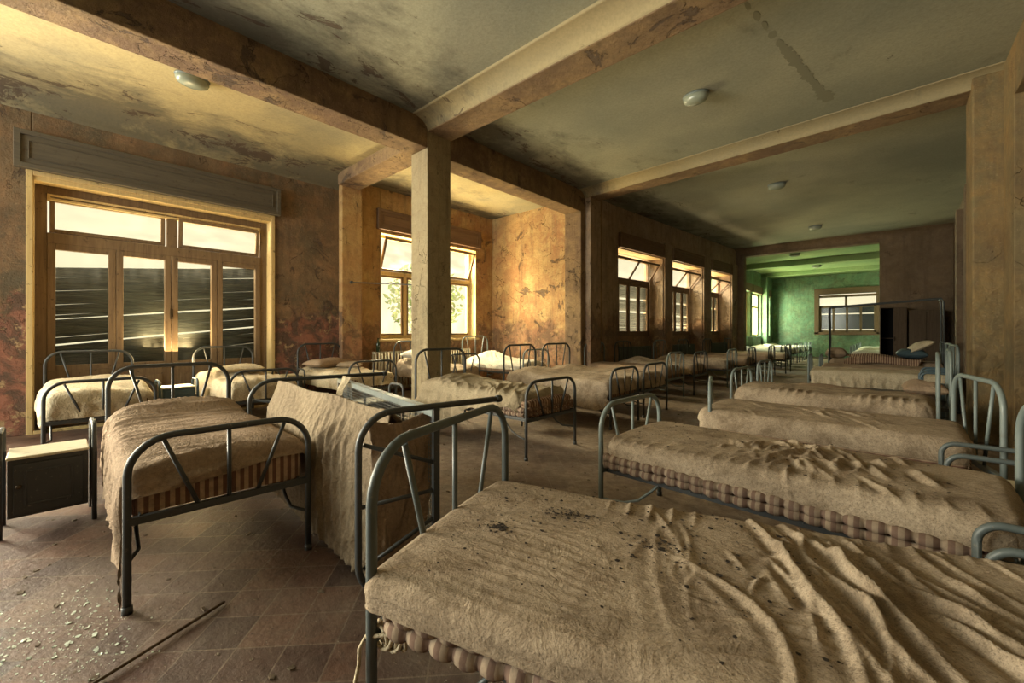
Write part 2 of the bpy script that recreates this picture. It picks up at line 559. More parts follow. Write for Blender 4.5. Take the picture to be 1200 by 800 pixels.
def empty(name, loc, rz=0.0, label=None, cat=None, group=None):
    o = bpy.data.objects.new(name, None)
    o.empty_display_size = 0.2
    col.objects.link(o)
    o.location = loc
    o.rotation_euler = (0, 0, rz)
    if label:
        tag(o, label, cat, group)
    return o


def struct(name, mb, mat, label=None, bevel=0.0, parent=None):
    o = mb.build(name, mat, parent, bevel)
    if parent is None:
        o['kind'] = 'structure'
        if label:
            o['label'] = label
    return o


# ------------------------------------------------------------------ setting
Y0 = -4.6
struct('wall_light_block', MB().box((-3.6, Y0 - 0.3, 0), (1.5, Y0, 4.4)), M_brown, 'added unseen wall behind the camera that blocks rear light')  # added out of view to cut light from the open rear end
struct('floor', MB().box((-8.6, Y0, -0.1), (4.2, 27.3, 0)), M_floor, 'tiled floor under thick dust and crumbled plaster')

# left wall of the window aisle, with tall window openings
wl = MB()
WX0, WX1 = -8.55, -8.1
for a, b, z0, z1 in ((Y0, -4.35, 0, 4.45), (-4.35, -1.5, 3.3, 4.45), (-1.5, -0.15, 0, 4.45), (-0.15, 2.63, 3.3, 4.45), (2.63, 4.05, 0, 4.45)):
    wl.box((WX0, a, z0), (WX1, b, z1))
struct('wall_left', wl, M_wall, 'flaking ochre wall around the tall shuttered window', 0.012)
wb = MB()
for a, b, z0, z1 in ((4.05, 4.75, 0, 4.45), (4.75, 7.55, 0, 1.15), (4.75, 7.55, 3.45, 4.45), (7.55, 8.5, 0, 4.45)):
    wb.box((WX0, a, z0), (WX1, b, z1))
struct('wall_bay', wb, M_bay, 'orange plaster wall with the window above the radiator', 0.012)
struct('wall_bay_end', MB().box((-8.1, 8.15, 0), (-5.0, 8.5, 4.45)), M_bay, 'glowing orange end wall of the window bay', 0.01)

# wall with the three deep window niches, slightly oblique
RA = Vector((-4.95, 8.5, 0))
RB = Vector((-4.21, 17.2, 0))
rd = (RB - RA).normalized()
RM = Matrix.Translation(RA) @ Matrix(((rd.x, -rd.y, 0, 0), (rd.y, rd.x, 0, 0), (0, 0, 1, 0), (0, 0, 0, 1)))   # +x along the wall, +y outwards
RL = (RB - RA).length
def rs(y):
    return (y - RA.y) / rd.y
niches = [(rs(9.25), rs(11.48)), (rs(11.98), rs(14.08)), (rs(14.68), rs(16.51))]
ww = MB()
prev = -0.4
for a, b in niches:
    ww.box((prev, 0, 0), (a, 0.6, 4.4), RM)
    ww.box((a, 0, 3.36), (b, 0.6, 4.4), RM)
    ww.box((a, 0.38, 0), (b, 0.6, 1.2), RM)
    prev = b
ww.box((prev, 0, 0), (RL + 0.1, 0.6, 4.4), RM)
struct('wall_far_left', ww, M_rowwall, 'brown plaster wall with three deep window niches', 0.01)
for nm, a, b in (('trim_1', rs(11.5), rs(11.96)), ('trim_19', rs(14.1), rs(14.66)), ('trim_20', rs(16.53), rs(17.1))):
    struct(nm, MB().box((a, -0.05, 0), (b, 0.0, 3.78), RM), M_rowwall, 'flat pilaster beside a window niche', 0.008)

# columns, piers and beams
struct('trim_2', MB().box((-5.3, 3.62, 0), (-4.9, 4.05, 4.4)), M_col, 'square plastered column in the middle of the ward', 0.015)
struct('trim_3', MB().box((-5.32, 7.62, 0), (-4.9, 8.5, 4.4)), M_beam, 'pier at the end of the window bay', 0.015)
struct('trim_4', MB().box((-4.9, 7.78, 0), (-4.76, 8.2, 4.2)), M_rowwall, 'stained pilaster under the second cross beam', 0.01)
struct('trim_5', MB().box((-5.3, Y0, 3.93), (-4.9, 3.62, 4.4)), M_beam, 'long beam over the aisle edge', 0.012)
struct('trim_6', MB().box((-5.3, 4.05, 3.88), (-4.9, 7.62, 4.4)), M_beam, 'long beam from the column to the pier', 0.012)
cb = MB()
cb.box((-4.9, 3.62, 4.16), (0.97, 4.05, 4.34))
struct('trim_7', cb, M_beam, 'cross beam springing from the column', 0.012)
cb = MB()
vs = [(-4.9, 7.76), (0.97, 7.38), (0.97, 7.82), (-4.9, 8.16)]
cb.prism(vs, 4.19, 4.36)
struct('trim_8', cb, M_beam, 'second cross beam', 0.012)
struct('trim_9', MB().box((-8.1, 3.84, 0), (-7.95, 4.26, 4.4)), M_bay, 'pilaster between the two aisle windows', 0.012)
struct('trim_10', MB().box((-7.95, 3.75, 4.16), (-5.3, 4.2, 4.42)), M_beam, 'short beam between column and window wall', 0.015)
struct('trim_11', MB().box((0.72, 7.3, 0), (1.2, 7.85, 4.3)), M_right, 'pilaster at the right wall under the second cross beam', 0.015)


def cove(x0, x1, y, sgn, z0, r, n=8):
    """quarter-round between ceiling and beam, running along x"""
    mb = MB()
    pr = [(y, z0), (y, z0 - 0.002)]
    pr = [(y, z0 - r)]
    for i in range(n + 1):
        a = PI / 2 * i / n
        pr.append((y + sgn * (r - r * math.cos(a)) * 1.6, z0 - r + r * math.sin(a)))
    pr.append((y, z0))
    X = [x0, x1]
    vs = [(x, p[0], p[1]) for x in X for p in pr]
    m = len(pr)
    fs = [(i, i + 1, m + i + 1, m + i) for i in range(m - 1)]
    return mb.add(vs, fs, True)


CZ = 4.33
struct('ceiling', MB().box((-4.9, Y0, CZ), (1.6, 17.6, 4.5)), M_ceil, 'stained plaster ceiling of the long ward')
struct('ceiling_aisle', MB().box((-8.6, Y0, 4.38), (-4.9, 8.6, 4.5)), M_ceil2, 'yellowed plaster ceiling of the window aisle')
M_cove = ceiling_mat('cove_plaster', (0.36, 0.29, 0.16), (0.28, 0.24, 0.15), 0.6)
struct('trim_12', cove(-4.9, 0.97, 3.62, -1, CZ, 0.16), M_cove, 'rounded plaster cove before the first cross beam')
mc = cove(-4.95, 1.05, 0, -1, CZ, 0.14)
mc.v = [(x, y + 7.76 - (x + 4.9) * 0.0647, z) for x, y, z in mc.v]
struct('trim_13', mc, M_cove, 'rounded plaster cove before the second cross beam')
# cove over the left aisle wall
mb = MB()
pr = [(-8.1, 4.10)] + [(-8.1 + 0.35 * (1 - math.cos(PI / 2 * i / 8)), 4.10 + 0.28 * math.sin(PI / 2 * i / 8)) for i in range(9)]
vs = [(p[0], y, p[1]) for y in (Y0, 3.84) for p in pr]
m_ = len(pr)
mb.add(vs, [(i, i + 1, m_ + i + 1, m_ + i) for i in range(m_ - 1)], True)
struct('trim_14', mb, M_ceil2, 'rounded cove over the shuttered window')

# right wall, slightly oblique beyond the second beam
wr = MB()
wr.prism([(0.97, Y0), (1.5, Y0), (1.5, 7.6), (0.97, 7.6)], 0, 0.02)
wr.box((1.12, Y0, 0), (1.4, 6.75, 4.4))
wr.box((0.96, 6.75, 0), (1.4, 7.5, 4.4))
wr.box((0.96, Y0, 3.78), (1.4, 6.75, 4.4))
wr.box((0.96, 1.0, 0), (1.4, 1.7, 4.4))
struct('wall_right', wr, M_right, 'yellow plaster wall with shallow niches beside the right beds', 0.02)
wr = MB()
wr.prism([(1.03, 7.6), (1.5, 7.6), (1.8, 17.3), (1.33, 17.3)], 0, 4.4)
for a, b in ((8.6, 8.85), (11.2, 11.5), (13.4, 13.7)):
    wr.prism([(0.90 + (a - 7.6) * .031, a), (1.2 + (a - 7.6) * .031, a), (1.2 + (b - 7.6) * .031, b), (0.90 + (b - 7.6) * .031, b)], 0, 4.0)
struct('wall_far_right', wr, M_brown, 'dim right wall of the second ward bay', 0.01)

# partition to the green room
wp = MB()
wp.box((-5.0, 17.05, 0), (-3.97, 17.4, 4.4))
wp.box((-3.97, 17.05, 4.06), (-0.24, 17.4, 4.4))
wp.box((-0.24, 17.05, 0), (4.2, 17.4, 4.4))
struct('wall_partition', wp, M_brown, 'brown partition wall with the wide opening to the green room', 0.012)
mc = cove(-4.6, 1.4, 17.05, -1, CZ, 0.18)
struct('trim_15', mc, M_brown, 'cove over the partition wall')

# green room
wg = MB()
gy = 17.4
for a, b in ((19.0, 20.6), (21.0, 22.0), (22.4, 24.2), (24.9, 26.3)):
    wg.box((-5.2, gy, 0), (-4.85, a, 4.3))
    wg.box((-5.2, a, 0), (-4.85, b, 1.1))
    wg.box((-5.2, a, 3.2), (-4.85, b, 4.3))
    gy = b
wg.box((-5.2, gy, 0), (-4.85, 27.3, 4.3))
wg.box((-4.85, 24.25, 0), (-4.6, 24.7, 4.2))
struct('wall_green_left', wg, M_green, 'green wall with tall bright windows in the far room', 0.01)
wg = MB()
wg.box((-5.2, 27.0, 0), (-2.75, 27.3, 4.3))
wg.box((-2.75, 27.0, 0), (-0.5, 27.3, 1.3))
wg.box((-2.75, 27.0, 3.25), (-0.5, 27.3, 4.3))
wg.box((-0.5, 27.0, 0), (4.2, 27.3, 4.3))
struct('wall_green_back', wg, M_green, 'green back wall of the far room', 0.01)
struct('wall_green_right', MB().box((4.0, 17.4, 0), (4.2, 27.3, 4.3)), M_green)
struct('ceiling_green', MB().box((-5.2, 17.4, 4.25), (4.2, 27.3, 4.4)), M_ceilg, 'green tinted ceiling of the far room')
struct('trim_16', MB().box((-4.85, 20.4, 4.02), (4.0, 20.85, 4.25)), M_ceilg, 'first beam across the green room', 0.01)
struct('trim_17', MB().box((-4.85, 24.25, 4.08), (4.0, 24.7, 4.25)), M_ceilg, 'second beam across the green room', 0.01)
# dark smoke stain on the ceiling
st = MB()
rng = random.Random(3)
pts = []
for i in range(26):
    tt = i / 25
    cx, cy = -0.98 + 0.38 * tt, 4.35 + 2.45 * tt
    w = (0.03 + 0.045 * tt) * rng.uniform(0.6, 1.3)
    poly = [(cx + w * math.cos(a) * rng.uniform(.8, 1.2), cy + 0.085 * math.sin(a) * rng.uniform(.7, 1.1)) for a in np.linspace(0, 2 * PI, 9)[:-1]]
    if i < 8 and i % 2:
        continue
    st.prism(poly, CZ - 0.0015 - 0.0002 * (i % 5), CZ - 0.0005)
struct('trim_18', st, M_stain, 'narrow trail of dark stains on the ceiling')


# ------------------------------------------------------------------ windows
def rect_frame(mb, y0, y1, z0, z1, x0, x1, w, mat=None):
    mb.box((x0, y0, z0), (x1, y0 + w, z1), mat)
    mb.box((x0, y1 - w, z0), (x1, y1, z1), mat)
    mb.box((x0, y0 + w, z0), (x1, y1 - w, z0 + w), mat)
    mb.box((x0, y0 + w, z1 - w), (x1, y1 - w, z1), mat)


def wstruct(name, label):
    o = bpy.data.objects.new(name, None)
    col.objects.link(o)
    o['kind'] = 'structure'
    o['label'] = label
    return o


# window 1: four tall leaves on a panelled base, fanlight row, shutter box, broken roller shutter outside
w1 = wstruct('window_1', 'large four-leaf window with a fanlight row and a broken roller shutter')
f = MB()
xf0, xf1 = -8.36, -8.28
rect_frame(f, -0.13, 2.61, 0.0, 3.24, xf0 - 0.03, xf1, 0.11)
f.box((xf0, -0.02, 2.48), (xf1 + 0.02, 2.5, 2.62))
f.box((xf0, 1.215, 2.6), (xf1 + 0.01, 1.34, 3.14))
f.build('window_frame', M_frame, w1, 0.006)
tr = MB()
rect_frame(tr, -0.02, 2.5, 3.05, 3.13, xf0, xf1 + 0.03, 0.03)
tr.build('head_moulding', M_jamb, w1)
for k, (a, b) in enumerate(((-0.02, 0.64), (0.645, 1.265), (1.275, 1.86), (1.865, 2.5))):
    lf = MB()
    rect_frame(lf, a, b, 0.78, 2.48, xf0 + 0.01, xf1 + 0.02, 0.075)
    lf.box((xf0 + 0.01, a, 0.04), (xf1 + 0.02, b, 0.78))
    lf.box((xf1 + 0.02, a + 0.1, 0.16), (xf1 + 0.032, b - 0.1, 0.66))
    o = lf.build('window_leaf', M_frame, w1, 0.006)
    MB().box((-8.335, a + 0.06, 0.84), (-8.33, b - 0.06, 2.42)).build('pane', M_glass, o)
for a, b in ((-0.02, 1.215), (1.34, 2.5)):
    lf = MB()
    tilt = 0.0 if a < 0 else 0.10
    T = Matrix.Translation((xf0 + 0.04, 0, 2.63)) @ Matrix.Rotation(tilt, 4, 'Y')
    rect_frame(lf, a + 0.02, b - 0.02, 0.0, 0.46, -0.02, 0.04, 0.05, T)
    o = lf.build('fanlight_sash', M_frame, w1, 0.005)
    MB().box((0.0, a + 0.06, 0.04), (0.006, b - 0.06, 0.42), T).build('pane', M_glass, o)
h = MB()
h.box((-8.26, 1.25, 1.50), (-8.235, 1.285, 1.66))
h.bar((-8.24, 1.267, 1.58), (-8.20, 1.267, 1.52), 0.015, 0.012)
h.build('latch', M_brass, w1)
j = MB()
for a, b, z0, z1 in ((-0.15, -0.13, 0, 3.3), (2.61, 2.63, 0, 3.3), (-0.15, 2.63, 3.24, 3.3)):
    j.box((-8.42, a, z0), (-8.095, b, z1))
j.build('window_reveal', M_jamb, w1, 0.004)
j = MB()
rect_frame(j, -0.2, 2.68, -0.02, 3.36, -8.1, -8.08, 0.06)
j.build('casing', M_jamb, w1, 0.006)


def shutter_box(parent, y0, y1, z0, z1, x0, x1, mat, M=None):
    b = MB()
    b.box((x0, y0, z0), (x1, y1, z1), M)
    rect_frame(b, y0, y1, z0, z1, x1, x1 + 0.02 * (1 if x1 > x0 else -1), 0.06, M)
    rect_frame(b, y0 + 0.12, y1 - 0.12, z0 + 0.12, z1 - 0.12, x1, x1 + 0.012 * (1 if x1 > x0 else -1), 0.012, M)
    b.build('shutter_box', mat, parent, 0.005)


shutter_box(w1, -0.30, 2.75, 3.36, 3.83, -8.1, -8.02, M_box)
s = MB()
rng = random.Random(11)
z = 0.35
k = 0
while z < 2.62:
    gap = rng.choice((-0.006, -0.004, -0.004, -0.002, 0.002))
    if abs(z - 1.05) < 0.035 or abs(z - 1.42) < 0.03:
        gap = 0.018
    t0, t1 = rng.uniform(-0.008, 0.008), rng.uniform(-0.008, 0.008)
    yb = rng.uniform(0.3, 2.2)
    hgt = 0.052
    cur = -8.52
    ys = (-0.15, yb, 2.62)
    zs = (z + t0, z + 0.11 * (yb + 0.15) + rng.uniform(-0.007, 0.007), z + 0.11 * 2.77 + t1)
    for i in range(2):
        s.add([(cur, ys[i], zs[i]), (cur, ys[i + 1], zs[i + 1]), (cur, ys[i + 1], zs[i + 1] + hgt), (cur, ys[i], zs[i] + hgt),
               (cur + .012, ys[i], zs[i] + .006), (cur + .012, ys[i + 1], zs[i + 1] + .006), (cur + .012, ys[i + 1], zs[i + 1] + hgt - .006), (cur + .012, ys[i], zs[i] + hgt - .006)],
              [(0, 1, 2, 3), (7, 6, 5, 4), (0, 4, 5, 1), (3, 2, 6, 7)])
    z += hgt + gap - 0.002
    if z > 2.16:
        break
s.build('rolling_shutter', M_slat, w1)

# rear window in the same wall, behind the camera
w = wstruct('window_2', 'rear window of the aisle')
f = MB()
rect_frame(f, -4.33, -1.52, 0.0, 3.28, -8.4, -8.3, 0.1)
f.box((-8.38, -2.98, 0), (-8.3, -2.88, 3.2))
f.box((-8.38, -4.3, 2.5), (-8.3, -1.55, 2.6))
f.build('window_frame', M_frame, w, 0.005)

# bay window
w3 = wstruct('window_3', 'bright bay window with tilted upper sashes over the radiator')
f = MB()
rect_frame(f, 4.75, 7.55, 1.15, 3.45, -8.38, -8.30, 0.08)
f.box((-8.37, 4.8, 2.56), (-8.28, 7.5, 2.65))
for yy in (5.5, 6.15, 6.8):
    f.box((-8.37, yy - 0.04, 1.2), (-8.29, yy + 0.04, 2.6))
f.build('window_frame', M_jamb, w3, 0.005)
for a, b in ((4.83, 5.46), (5.54, 6.11), (6.19, 6.76), (6.84, 7.47)):
    lf = MB()
    rect_frame(lf, a, b, 1.22, 2.56, -8.345, -8.305, 0.05)
    o = lf.build('window_leaf', M_frame, w3, 0.004)
    MB().box((-8.33, a + 0.04, 1.26), (-8.325, b - 0.04, 2.52)).build('pane', M_glass, o)
T = Matrix.Translation((-8.30, 0, 2.66)) @ Matrix.Rotation(0.38, 4, 'Y')
for a, b in ((4.84, 6.12), (6.18, 7.46)):
    lf = MB()
    rect_frame(lf, a, b, 0.0, 0.74, -0.02, 0.02, 0.05, T)
    o = lf.build('tilted_sash', M_frame, w3, 0.004)
    MB().box((0.0, a + 0.04, 0.04), (0.005, b - 0.04, 0.70), T).build('pane', M_glass, o)
MB().box((-8.42, 4.7, 1.10), (-8.04, 7.6, 1.15)).build('window_sill', M_jamb, w3, 0.006)
j = MB()
for a, b, z0, z1 in ((4.75, 4.77, 1.15, 3.45), (7.53, 7.55, 1.15, 3.45), (4.75, 7.55, 3.43, 3.45)):
    j.box((-8.3, a, z0), (-8.095, b, z1))
j.build('window_reveal', M_jamb, w3)
shutter_box(w3, 4.66, 7.66, 3.5, 3.93, -8.1, -8.03, M_boxr)

# the three niche windows
for k, (a, b) in enumerate(niches):
    w = wstruct('window_%d' % (4 + k), ('first', 'second', 'third')[k] + ' niche window with louvred shutters and a tilted top sash')
    w.matrix_world = Matrix.Identity(4)
    R90 = RM @ Matrix.Rotation(PI / 2, 4, 'Z')     # local x now points outwards, local -y along the wall
    def loc(y):
        return -y
    f = MB()
    rect_frame(f, -b + 0.03, -a - 0.03, 1.2, 3.3, 0.40, 0.47, 0.07, R90)
    f.box((0.39, -b + 0.05, 2.6), (0.47, -a - 0.05, 2.69), R90)
    f.build('window_frame', M_framer, w, 0.005)
    wdt = (b - a - 0.16) / 4
    for i in range(4):
        y0 = a + 0.08 + i * wdt
        lf = MB()
        rect_frame(lf, -(y0 + wdt - 0.005), -(y0 + 0.005), 1.27, 2.6, 0.40, 0.44, 0.06, R90)
        o = lf.build('window_leaf', M_framer, w, 0.004)
        MB().box((0.42, -(y0 + wdt - 0.05), 1.32), (0.424, -(y0 + 0.05), 2.55), R90).build('pane', M_glass, o)
    ti = -0.62 - 0.1 * k
    T = R90 @ Matrix.Translation((0.40, 0, 2.69)) @ Matrix.Rotation(ti, 4, 'Y')
    lf = MB()
    mid = -(a + b) / 2
    rect_frame(lf, -b + 0.08, mid + 0.015, 0, 0.60, -0.015, 0.02, 0.04, T)
    rect_frame(lf, mid - 0.015, -a - 0.08, 0, 0.60, -0.015, 0.02, 0.04, T)
    o = lf.build('tilted_sash', M_framer, w, 0.004)
    if k < 2:
        MB().box((0.0, -b + 0.11, 0.03), (0.005, mid - 0.02, 0.57), T).build('pane', M_glass, o)
    MB().box((0.0, mid + 0.02, 0.03), (0.005, -a - 0.11, 0.57), T).build('pane', M_glass, o)
    sh = MB()
    zz = 1.2
    rg = random.Random(20 + k)
    while zz < 2.62:
        if rg.random() > (0.04 + 0.06 * k):
            sh.bar((0.52, -b, zz), (0.52, -a, zz + rg.uniform(-.006, .006)), 0.070, 0.010, (0.6, 0, 1))
        zz += 0.050
    sh.v = [tuple(R90 @ Vector(p)) for p in sh.v]
    sh.build('louvred_shutter', M_slat, w)
    shutter_box(w, -b + 0.0, -a - 0.0, 3.36, 3.72, 0.0, -0.06, M_boxr, R90)
    MB().box((0.02, -b, 3.34), (0.38, -a, 3.36), R90).build('niche_head', M_jamb, w)

# green room windows
for k, (a, b) in enumerate(((19.0, 20.6), (21.0, 22.0), (22.4, 24.2), (24.9, 26.3))):
    w = wstruct('window_%d' % (7 + k), 'bright window in the green left wall')
    f = MB()
    rect_frame(f, a, b, 1.1, 3.2, -5.1, -5.0, 0.08)
    f.box((-5.08, (a + b) / 2 - 0.04, 1.1), (-5.0, (a + b) / 2 + 0.04, 3.1))
    f.box((-5.08, a, 2.5), (-5.0, b, 2.58))
    f.build('window_frame', M_jamb, w, 0.004)
    MB().box((-5.06, a + .07, 1.15), (-5.055, b - .07, 3.15)).build('pane', M_glass, w)
    b2 = MB()
    b2.box((-4.85, a - 0.1, 3.2), (-4.78, b + 0.1, 3.55))
    b2.build('shutter_box', M_boxr, w, 0.004)
w = wstruct('window_11', 'wide four-leaf window in the green back wall')
f = MB()
f.box((-2.95, 26.93, 1.2), (-2.75, 27.02, 3.25)); f.box((-0.5, 26.93, 1.2), (-0.36, 27.02, 3.25))
f.box((-2.95, 26.9, 3.25), (-0.36, 27.02, 3.55)); f.box((-2.95, 26.93, 1.16), (-0.36, 27.02, 1.3))
f.build('casing', M_boxr, w, 0.006)
f = MB()
for x in (-2.75, -2.2, -1.66, -1.12, -0.58):
    f.box((x, 27.05, 1.3), (x + 0.09, 27.12, 2.62))
f.box((-2.75, 27.05, 2.55), (-0.5, 27.12, 2.66)); f.box((-2.75, 27.05, 1.3), (-0.5, 27.12, 1.40)); f.box((-2.75, 27.05, 3.08), (-0.5, 27.12, 3.2)); f.box((-1.70, 27.05, 2.6), (-1.60, 27.12, 3.15))
f.build('window_frame', M_frame, w, 0.004)
MB().box((-2.72, 27.08, 1.35), (-0.53, 27.085, 3.15)).build('pane', M_glass, w)
sh = MB()
zz = 1.3
while zz < 2.62:
    if rng.random() > 0.03:
        sh.box((-2.75, 27.22, zz), (-0.5, 27.235, zz + 0.05))
    zz += 0.0505
sh.build('rolling_shutter', M_slat, w)


# ------------------------------------------------------------------ cloth geometry
class Field:
    """smooth random field made of a few waves"""
    def __init__(self, seed, f):
        r = np.random.RandomState(seed)
        self.k = r.normal(size=(9, 2)) * f
        self.p = r.uniform(0, 2 * PI, 9)

    def __call__(self, x, y):
        s = 0
        for (a, b), p in zip(self.k, self.p):
            s = s + np.sin(a * x + b * y + p)
        return s / 3.0


def ridges(x, y, ang, wavelength, seed, warp=0.5, sharp=2.0):
    n = Field(seed, 3.0)
    n2 = Field(seed + 50, 9.0)
    ph = (x * math.cos(ang) + y * math.sin(ang)) * PI / wavelength + warp * n(x, y) * 2 + warp * 0.5 * n2(x, y)
    return (1 - np.abs(np.sin(ph))) ** sharp * np.clip(0.5 + 0.6 * Field(seed + 9, 5.0)(x, y), 0, 1.4)


def folds(x, y, seed, n, cx, cy, sx, sy, ang, da, ln, wd, amp):
    """many separate creases, each with its own place, length, bend and height"""
    r = np.random.RandomState(seed)
    z = 0
    for _ in range(n):
        px, py = r.normal(cx, sx), r.normal(cy, sy)
        a = ang + r.normal(0, da)
        l = ln * r.uniform(0.4, 1.3)
        w = wd * r.uniform(0.6, 1.5)
        bend = r.normal(0, 0.9)
        u = (x - px) * math.cos(a) + (y - py) * math.sin(a)
        v = -(x - px) * math.sin(a) + (y - py) * math.cos(a) + bend * u * u
        prof = np.exp(-np.abs(v / w) ** 1.6) - 0.35 * np.exp(-((v - 1.9 * w) / (1.4 * w)) ** 2)
        z = z + amp * r.uniform(0.4, 1.2) * prof * np.exp(-(u / l) ** 4)
    return z


def blob(x, y, cx, cy, rx, ry):
    return np.exp(-((x - cx) / rx) ** 2 - ((y - cy) / ry) ** 2)


def drape(hx, hy, r, zt, dF=.1, dH=.1, dL=.1, dR=.1, nx=60, ny=36, top=None, side_amp=0.0, side_k=24.0, rc=0.07, seed=1, flare=0.0, bottom=False, cx=0.0, scallop=0.0):
    """cloth lying over a slab: x in cx±hx, y in ±hy; drops may be functions of the position along the edge"""
    fn = lambda d: d if callable(d) else (lambda q: d + 0 * q)
    dF, dH, dL, dR = map(fn, (dF, dH, dL, dR))

    def edges(n, h):
        u = np.linspace(-1, 1, n)
        return u
    U, V = np.meshgrid(edges(nx, hx), edges(ny, hy), indexing='ij')
    s_, t_ = U * hx, V * hy
    # parameter length, extra samples fall on the edges through a mild warp
    lo, hi = -(hx + dF(t_)), hx + dH(t_)
    S = np.where(U < 0, -U * lo, U * hi)
    lo, hi = -(hy + dL(s_)), hy + dR(s_)
    T = np.where(V < 0, -V * lo, V * hi)

    def prof(q, h):
        a = np.abs(q)
        fl = a - (h - r)
        th = np.clip(fl / r, 0, PI / 2)
        pos = np.where(fl <= 0, a, h - r + r * np.sin(th))
        dz = np.where(fl <= 0, 0, r * (1 - np.cos(th)))
        ex = np.clip(fl - r * PI / 2, 0, None)
        return np.sign(q) * (pos + flare * ex), dz + ex, ex
    X, dzx, ex = prof(S, hx)
    Y, dzy, ey = prof(T, hy)
    dz = np.maximum(dzx, dzy) + 0.25 * np.minimum(dzx, dzy)
    # round the plan corners
    ax, ay = np.abs(X) - (hx - rc), np.abs(Y) - (hy - rc)
    inc = (ax > 0) & (ay > 0)
    rad = np.sqrt(np.clip(ax, 0, None) ** 2 + np.clip(ay, 0, None) ** 2) + 1e-9
    lim = np.maximum(ax, ay)
    sc_ = np.where(inc, lim / rad, 1)
    X = np.where(inc, np.sign(X) * (hx - rc + ax * sc_), X)
    Y = np.where(inc, np.sign(Y) * (hy - rc + ay * sc_), Y)
    Z = zt - dz
    if top is not None:
        tz = top(S + cx, T)
        w = np.clip(1 - dz / (r + 0.08), 0, 1)
        Z = Z + tz * w
        # carry wrinkles over the edge as outward displacement
        o = np.clip(dz / (r + 0.02), 0, 1) * tz * 0.7
        Y = Y + np.where(ey > 0, np.sign(Y) * o, 0)
        X = X + np.where(ex > 0, np.sign(X) * o, 0)
    if side_amp:
        f = Field(seed, side_k * 0.5)
        wv = side_amp * (np.sin(S * side_k + f(S, T) * 1.5) + 0.5 * np.sin(S * side_k * 2.3 + 2 + f(S * 2, T)))
        Y = Y + np.where(ey > 0, np.sign(Y) * (wv + side_amp) * np.clip(ey / 0.12, 0, 1), 0)
        wv = side_amp * (np.sin(T * side_k + f(T, S) * 1.5) + 0.5 * np.sin(T * side_k * 2.3 + 2))
        X = X + np.where(ex > 0, np.sign(X) * (wv + side_amp) * np.clip(ex / 0.12, 0, 1), 0)
    if scallop:
        sv = scallop * (np.abs(np.sin(S * PI / 0.075)) - 0.6) * np.abs(np.sin(np.clip(dzy, 0, None) * PI / 0.052))
        Y = Y + np.where(dzy > 0.012, np.sign(Y) * sv, 0)
        sv = scallop * (np.abs(np.sin(T * PI / 0.075)) - 0.6) * np.abs(np.sin(np.clip(dzx, 0, None) * PI / 0.052))
        X = X + np.where(dzx > 0.012, np.sign(X) * sv, 0)
    mb = MB()
    mb.grid(X + cx, Y, Z)
    if bottom:
        n1, n2 = X.shape
        ring = [i * n2 for i in range(n1)] + [(n1 - 1) * n2 + j for j in range(1, n2)] + [i * n2 + n2 - 1 for i in range(n1 - 2, -1, -1)] + [j for j in range(n2 - 2, 0, -1)]
        mb.f.append(tuple(ring))
        mb.s.append(False)
    return mb


def mattress_mesh(L, W, z0, z1, nx=90, ny=44, sag=None, scallop=0.010):
    th = z1 - z0
    return drape(L / 2, W / 2, 0.03, z1, th - 0.02, th - 0.02, th - 0.02, th - 0.02, nx=nx, ny=ny, top=sag, bottom=True, rc=0.05, cx=L / 2, scallop=scallop)


# ------------------------------------------------------------------ iron beds
def arch(W, h, r, n=7, x=0.0):
    pts = [(x, -W / 2, 0.0), (x, -W / 2, h * 0.5)]
    for i in range(n + 1):
        a = PI / 2 * i / n
        pts.append((x, -W / 2 + r - r * math.cos(a), h - r + r * math.sin(a)))
    for i in range(n + 1):
        a = PI / 2 * i / n
        pts.append((x, W / 2 - r + r * math.sin(a), h - r + r * math.cos(a)))
    pts += [(x, W / 2, h * 0.5), (x, W / 2, 0.0)]
    return pts


_cache = {}


def end_frame(W, h, rail, mat, lod=0):
    key = ('end', W, h, rail, mat.name, lod)
    if key not in _cache:
        tr = 0.0165
        a = MB().tube(arch(W, h, 0.17, 7 if lod == 0 else 4), tr, 12 if lod == 0 else 6)
        c = MB().bar((0, -W / 2, rail), (0, W / 2, rail), 0.03, 0.034)
        bars = []
        bars.append(MB().tube([(0, 0, rail), (0, 0, h - 0.01)], 0.0105, 8 if lod == 0 else 5))
        for sg in (-1, 1):
            bars.append(MB().tube([(0, sg * W * 0.16, rail), (0, sg * W * 0.335, h - 0.022)], 0.0105, 8 if lod == 0 else 5))
        caps = [MB().tube([(0, sg * W / 2, 0.0), (0, sg * W / 2, 0.035)], 0.021, 8).mesh('foot_cap', M_dark) for sg in (-1, 1)]
        _cache[key] = (a.mesh('tube_arch', mat), c.mesh('cross_rail', mat), [b.mesh('end_bar', mat) for b in bars], caps)
    return _cache[key]


def add_end(root, name, x, W, h, rail, mat, lod, twist=0.0, slant=0.0):
    a, c, bars, caps = end_frame(round(W, 3), round(h, 3), rail, mat, lod)
    o = link(name, a, root)
    o.location = (x, 0, 0)
    o.rotation_euler = (0, slant, twist)
    for me, nm in [(c, 'cross_rail')] + [(b, 'infill_bar') for b in bars] + ([(k, 'foot_cap') for k in caps] if lod == 0 else []):
        q = link(nm, me, o)
    return o


def wire_mesh(L, W, z, step=0.06):
    mb = MB()
    xs = np.arange(0.04, L - 0.02, step)
    for x in xs:
        mb.bar((x, -W / 2 + 0.03, z), (x, W / 2 - 0.03, z), 0.003, 0.003)
    for y in np.arange(-W / 2 + 0.05, W / 2 - 0.03, step):
        mb.bar((0.03, y, z - 0.002), (L - 0.03, y, z - 0.002), 0.003, 0.003)
    return mb


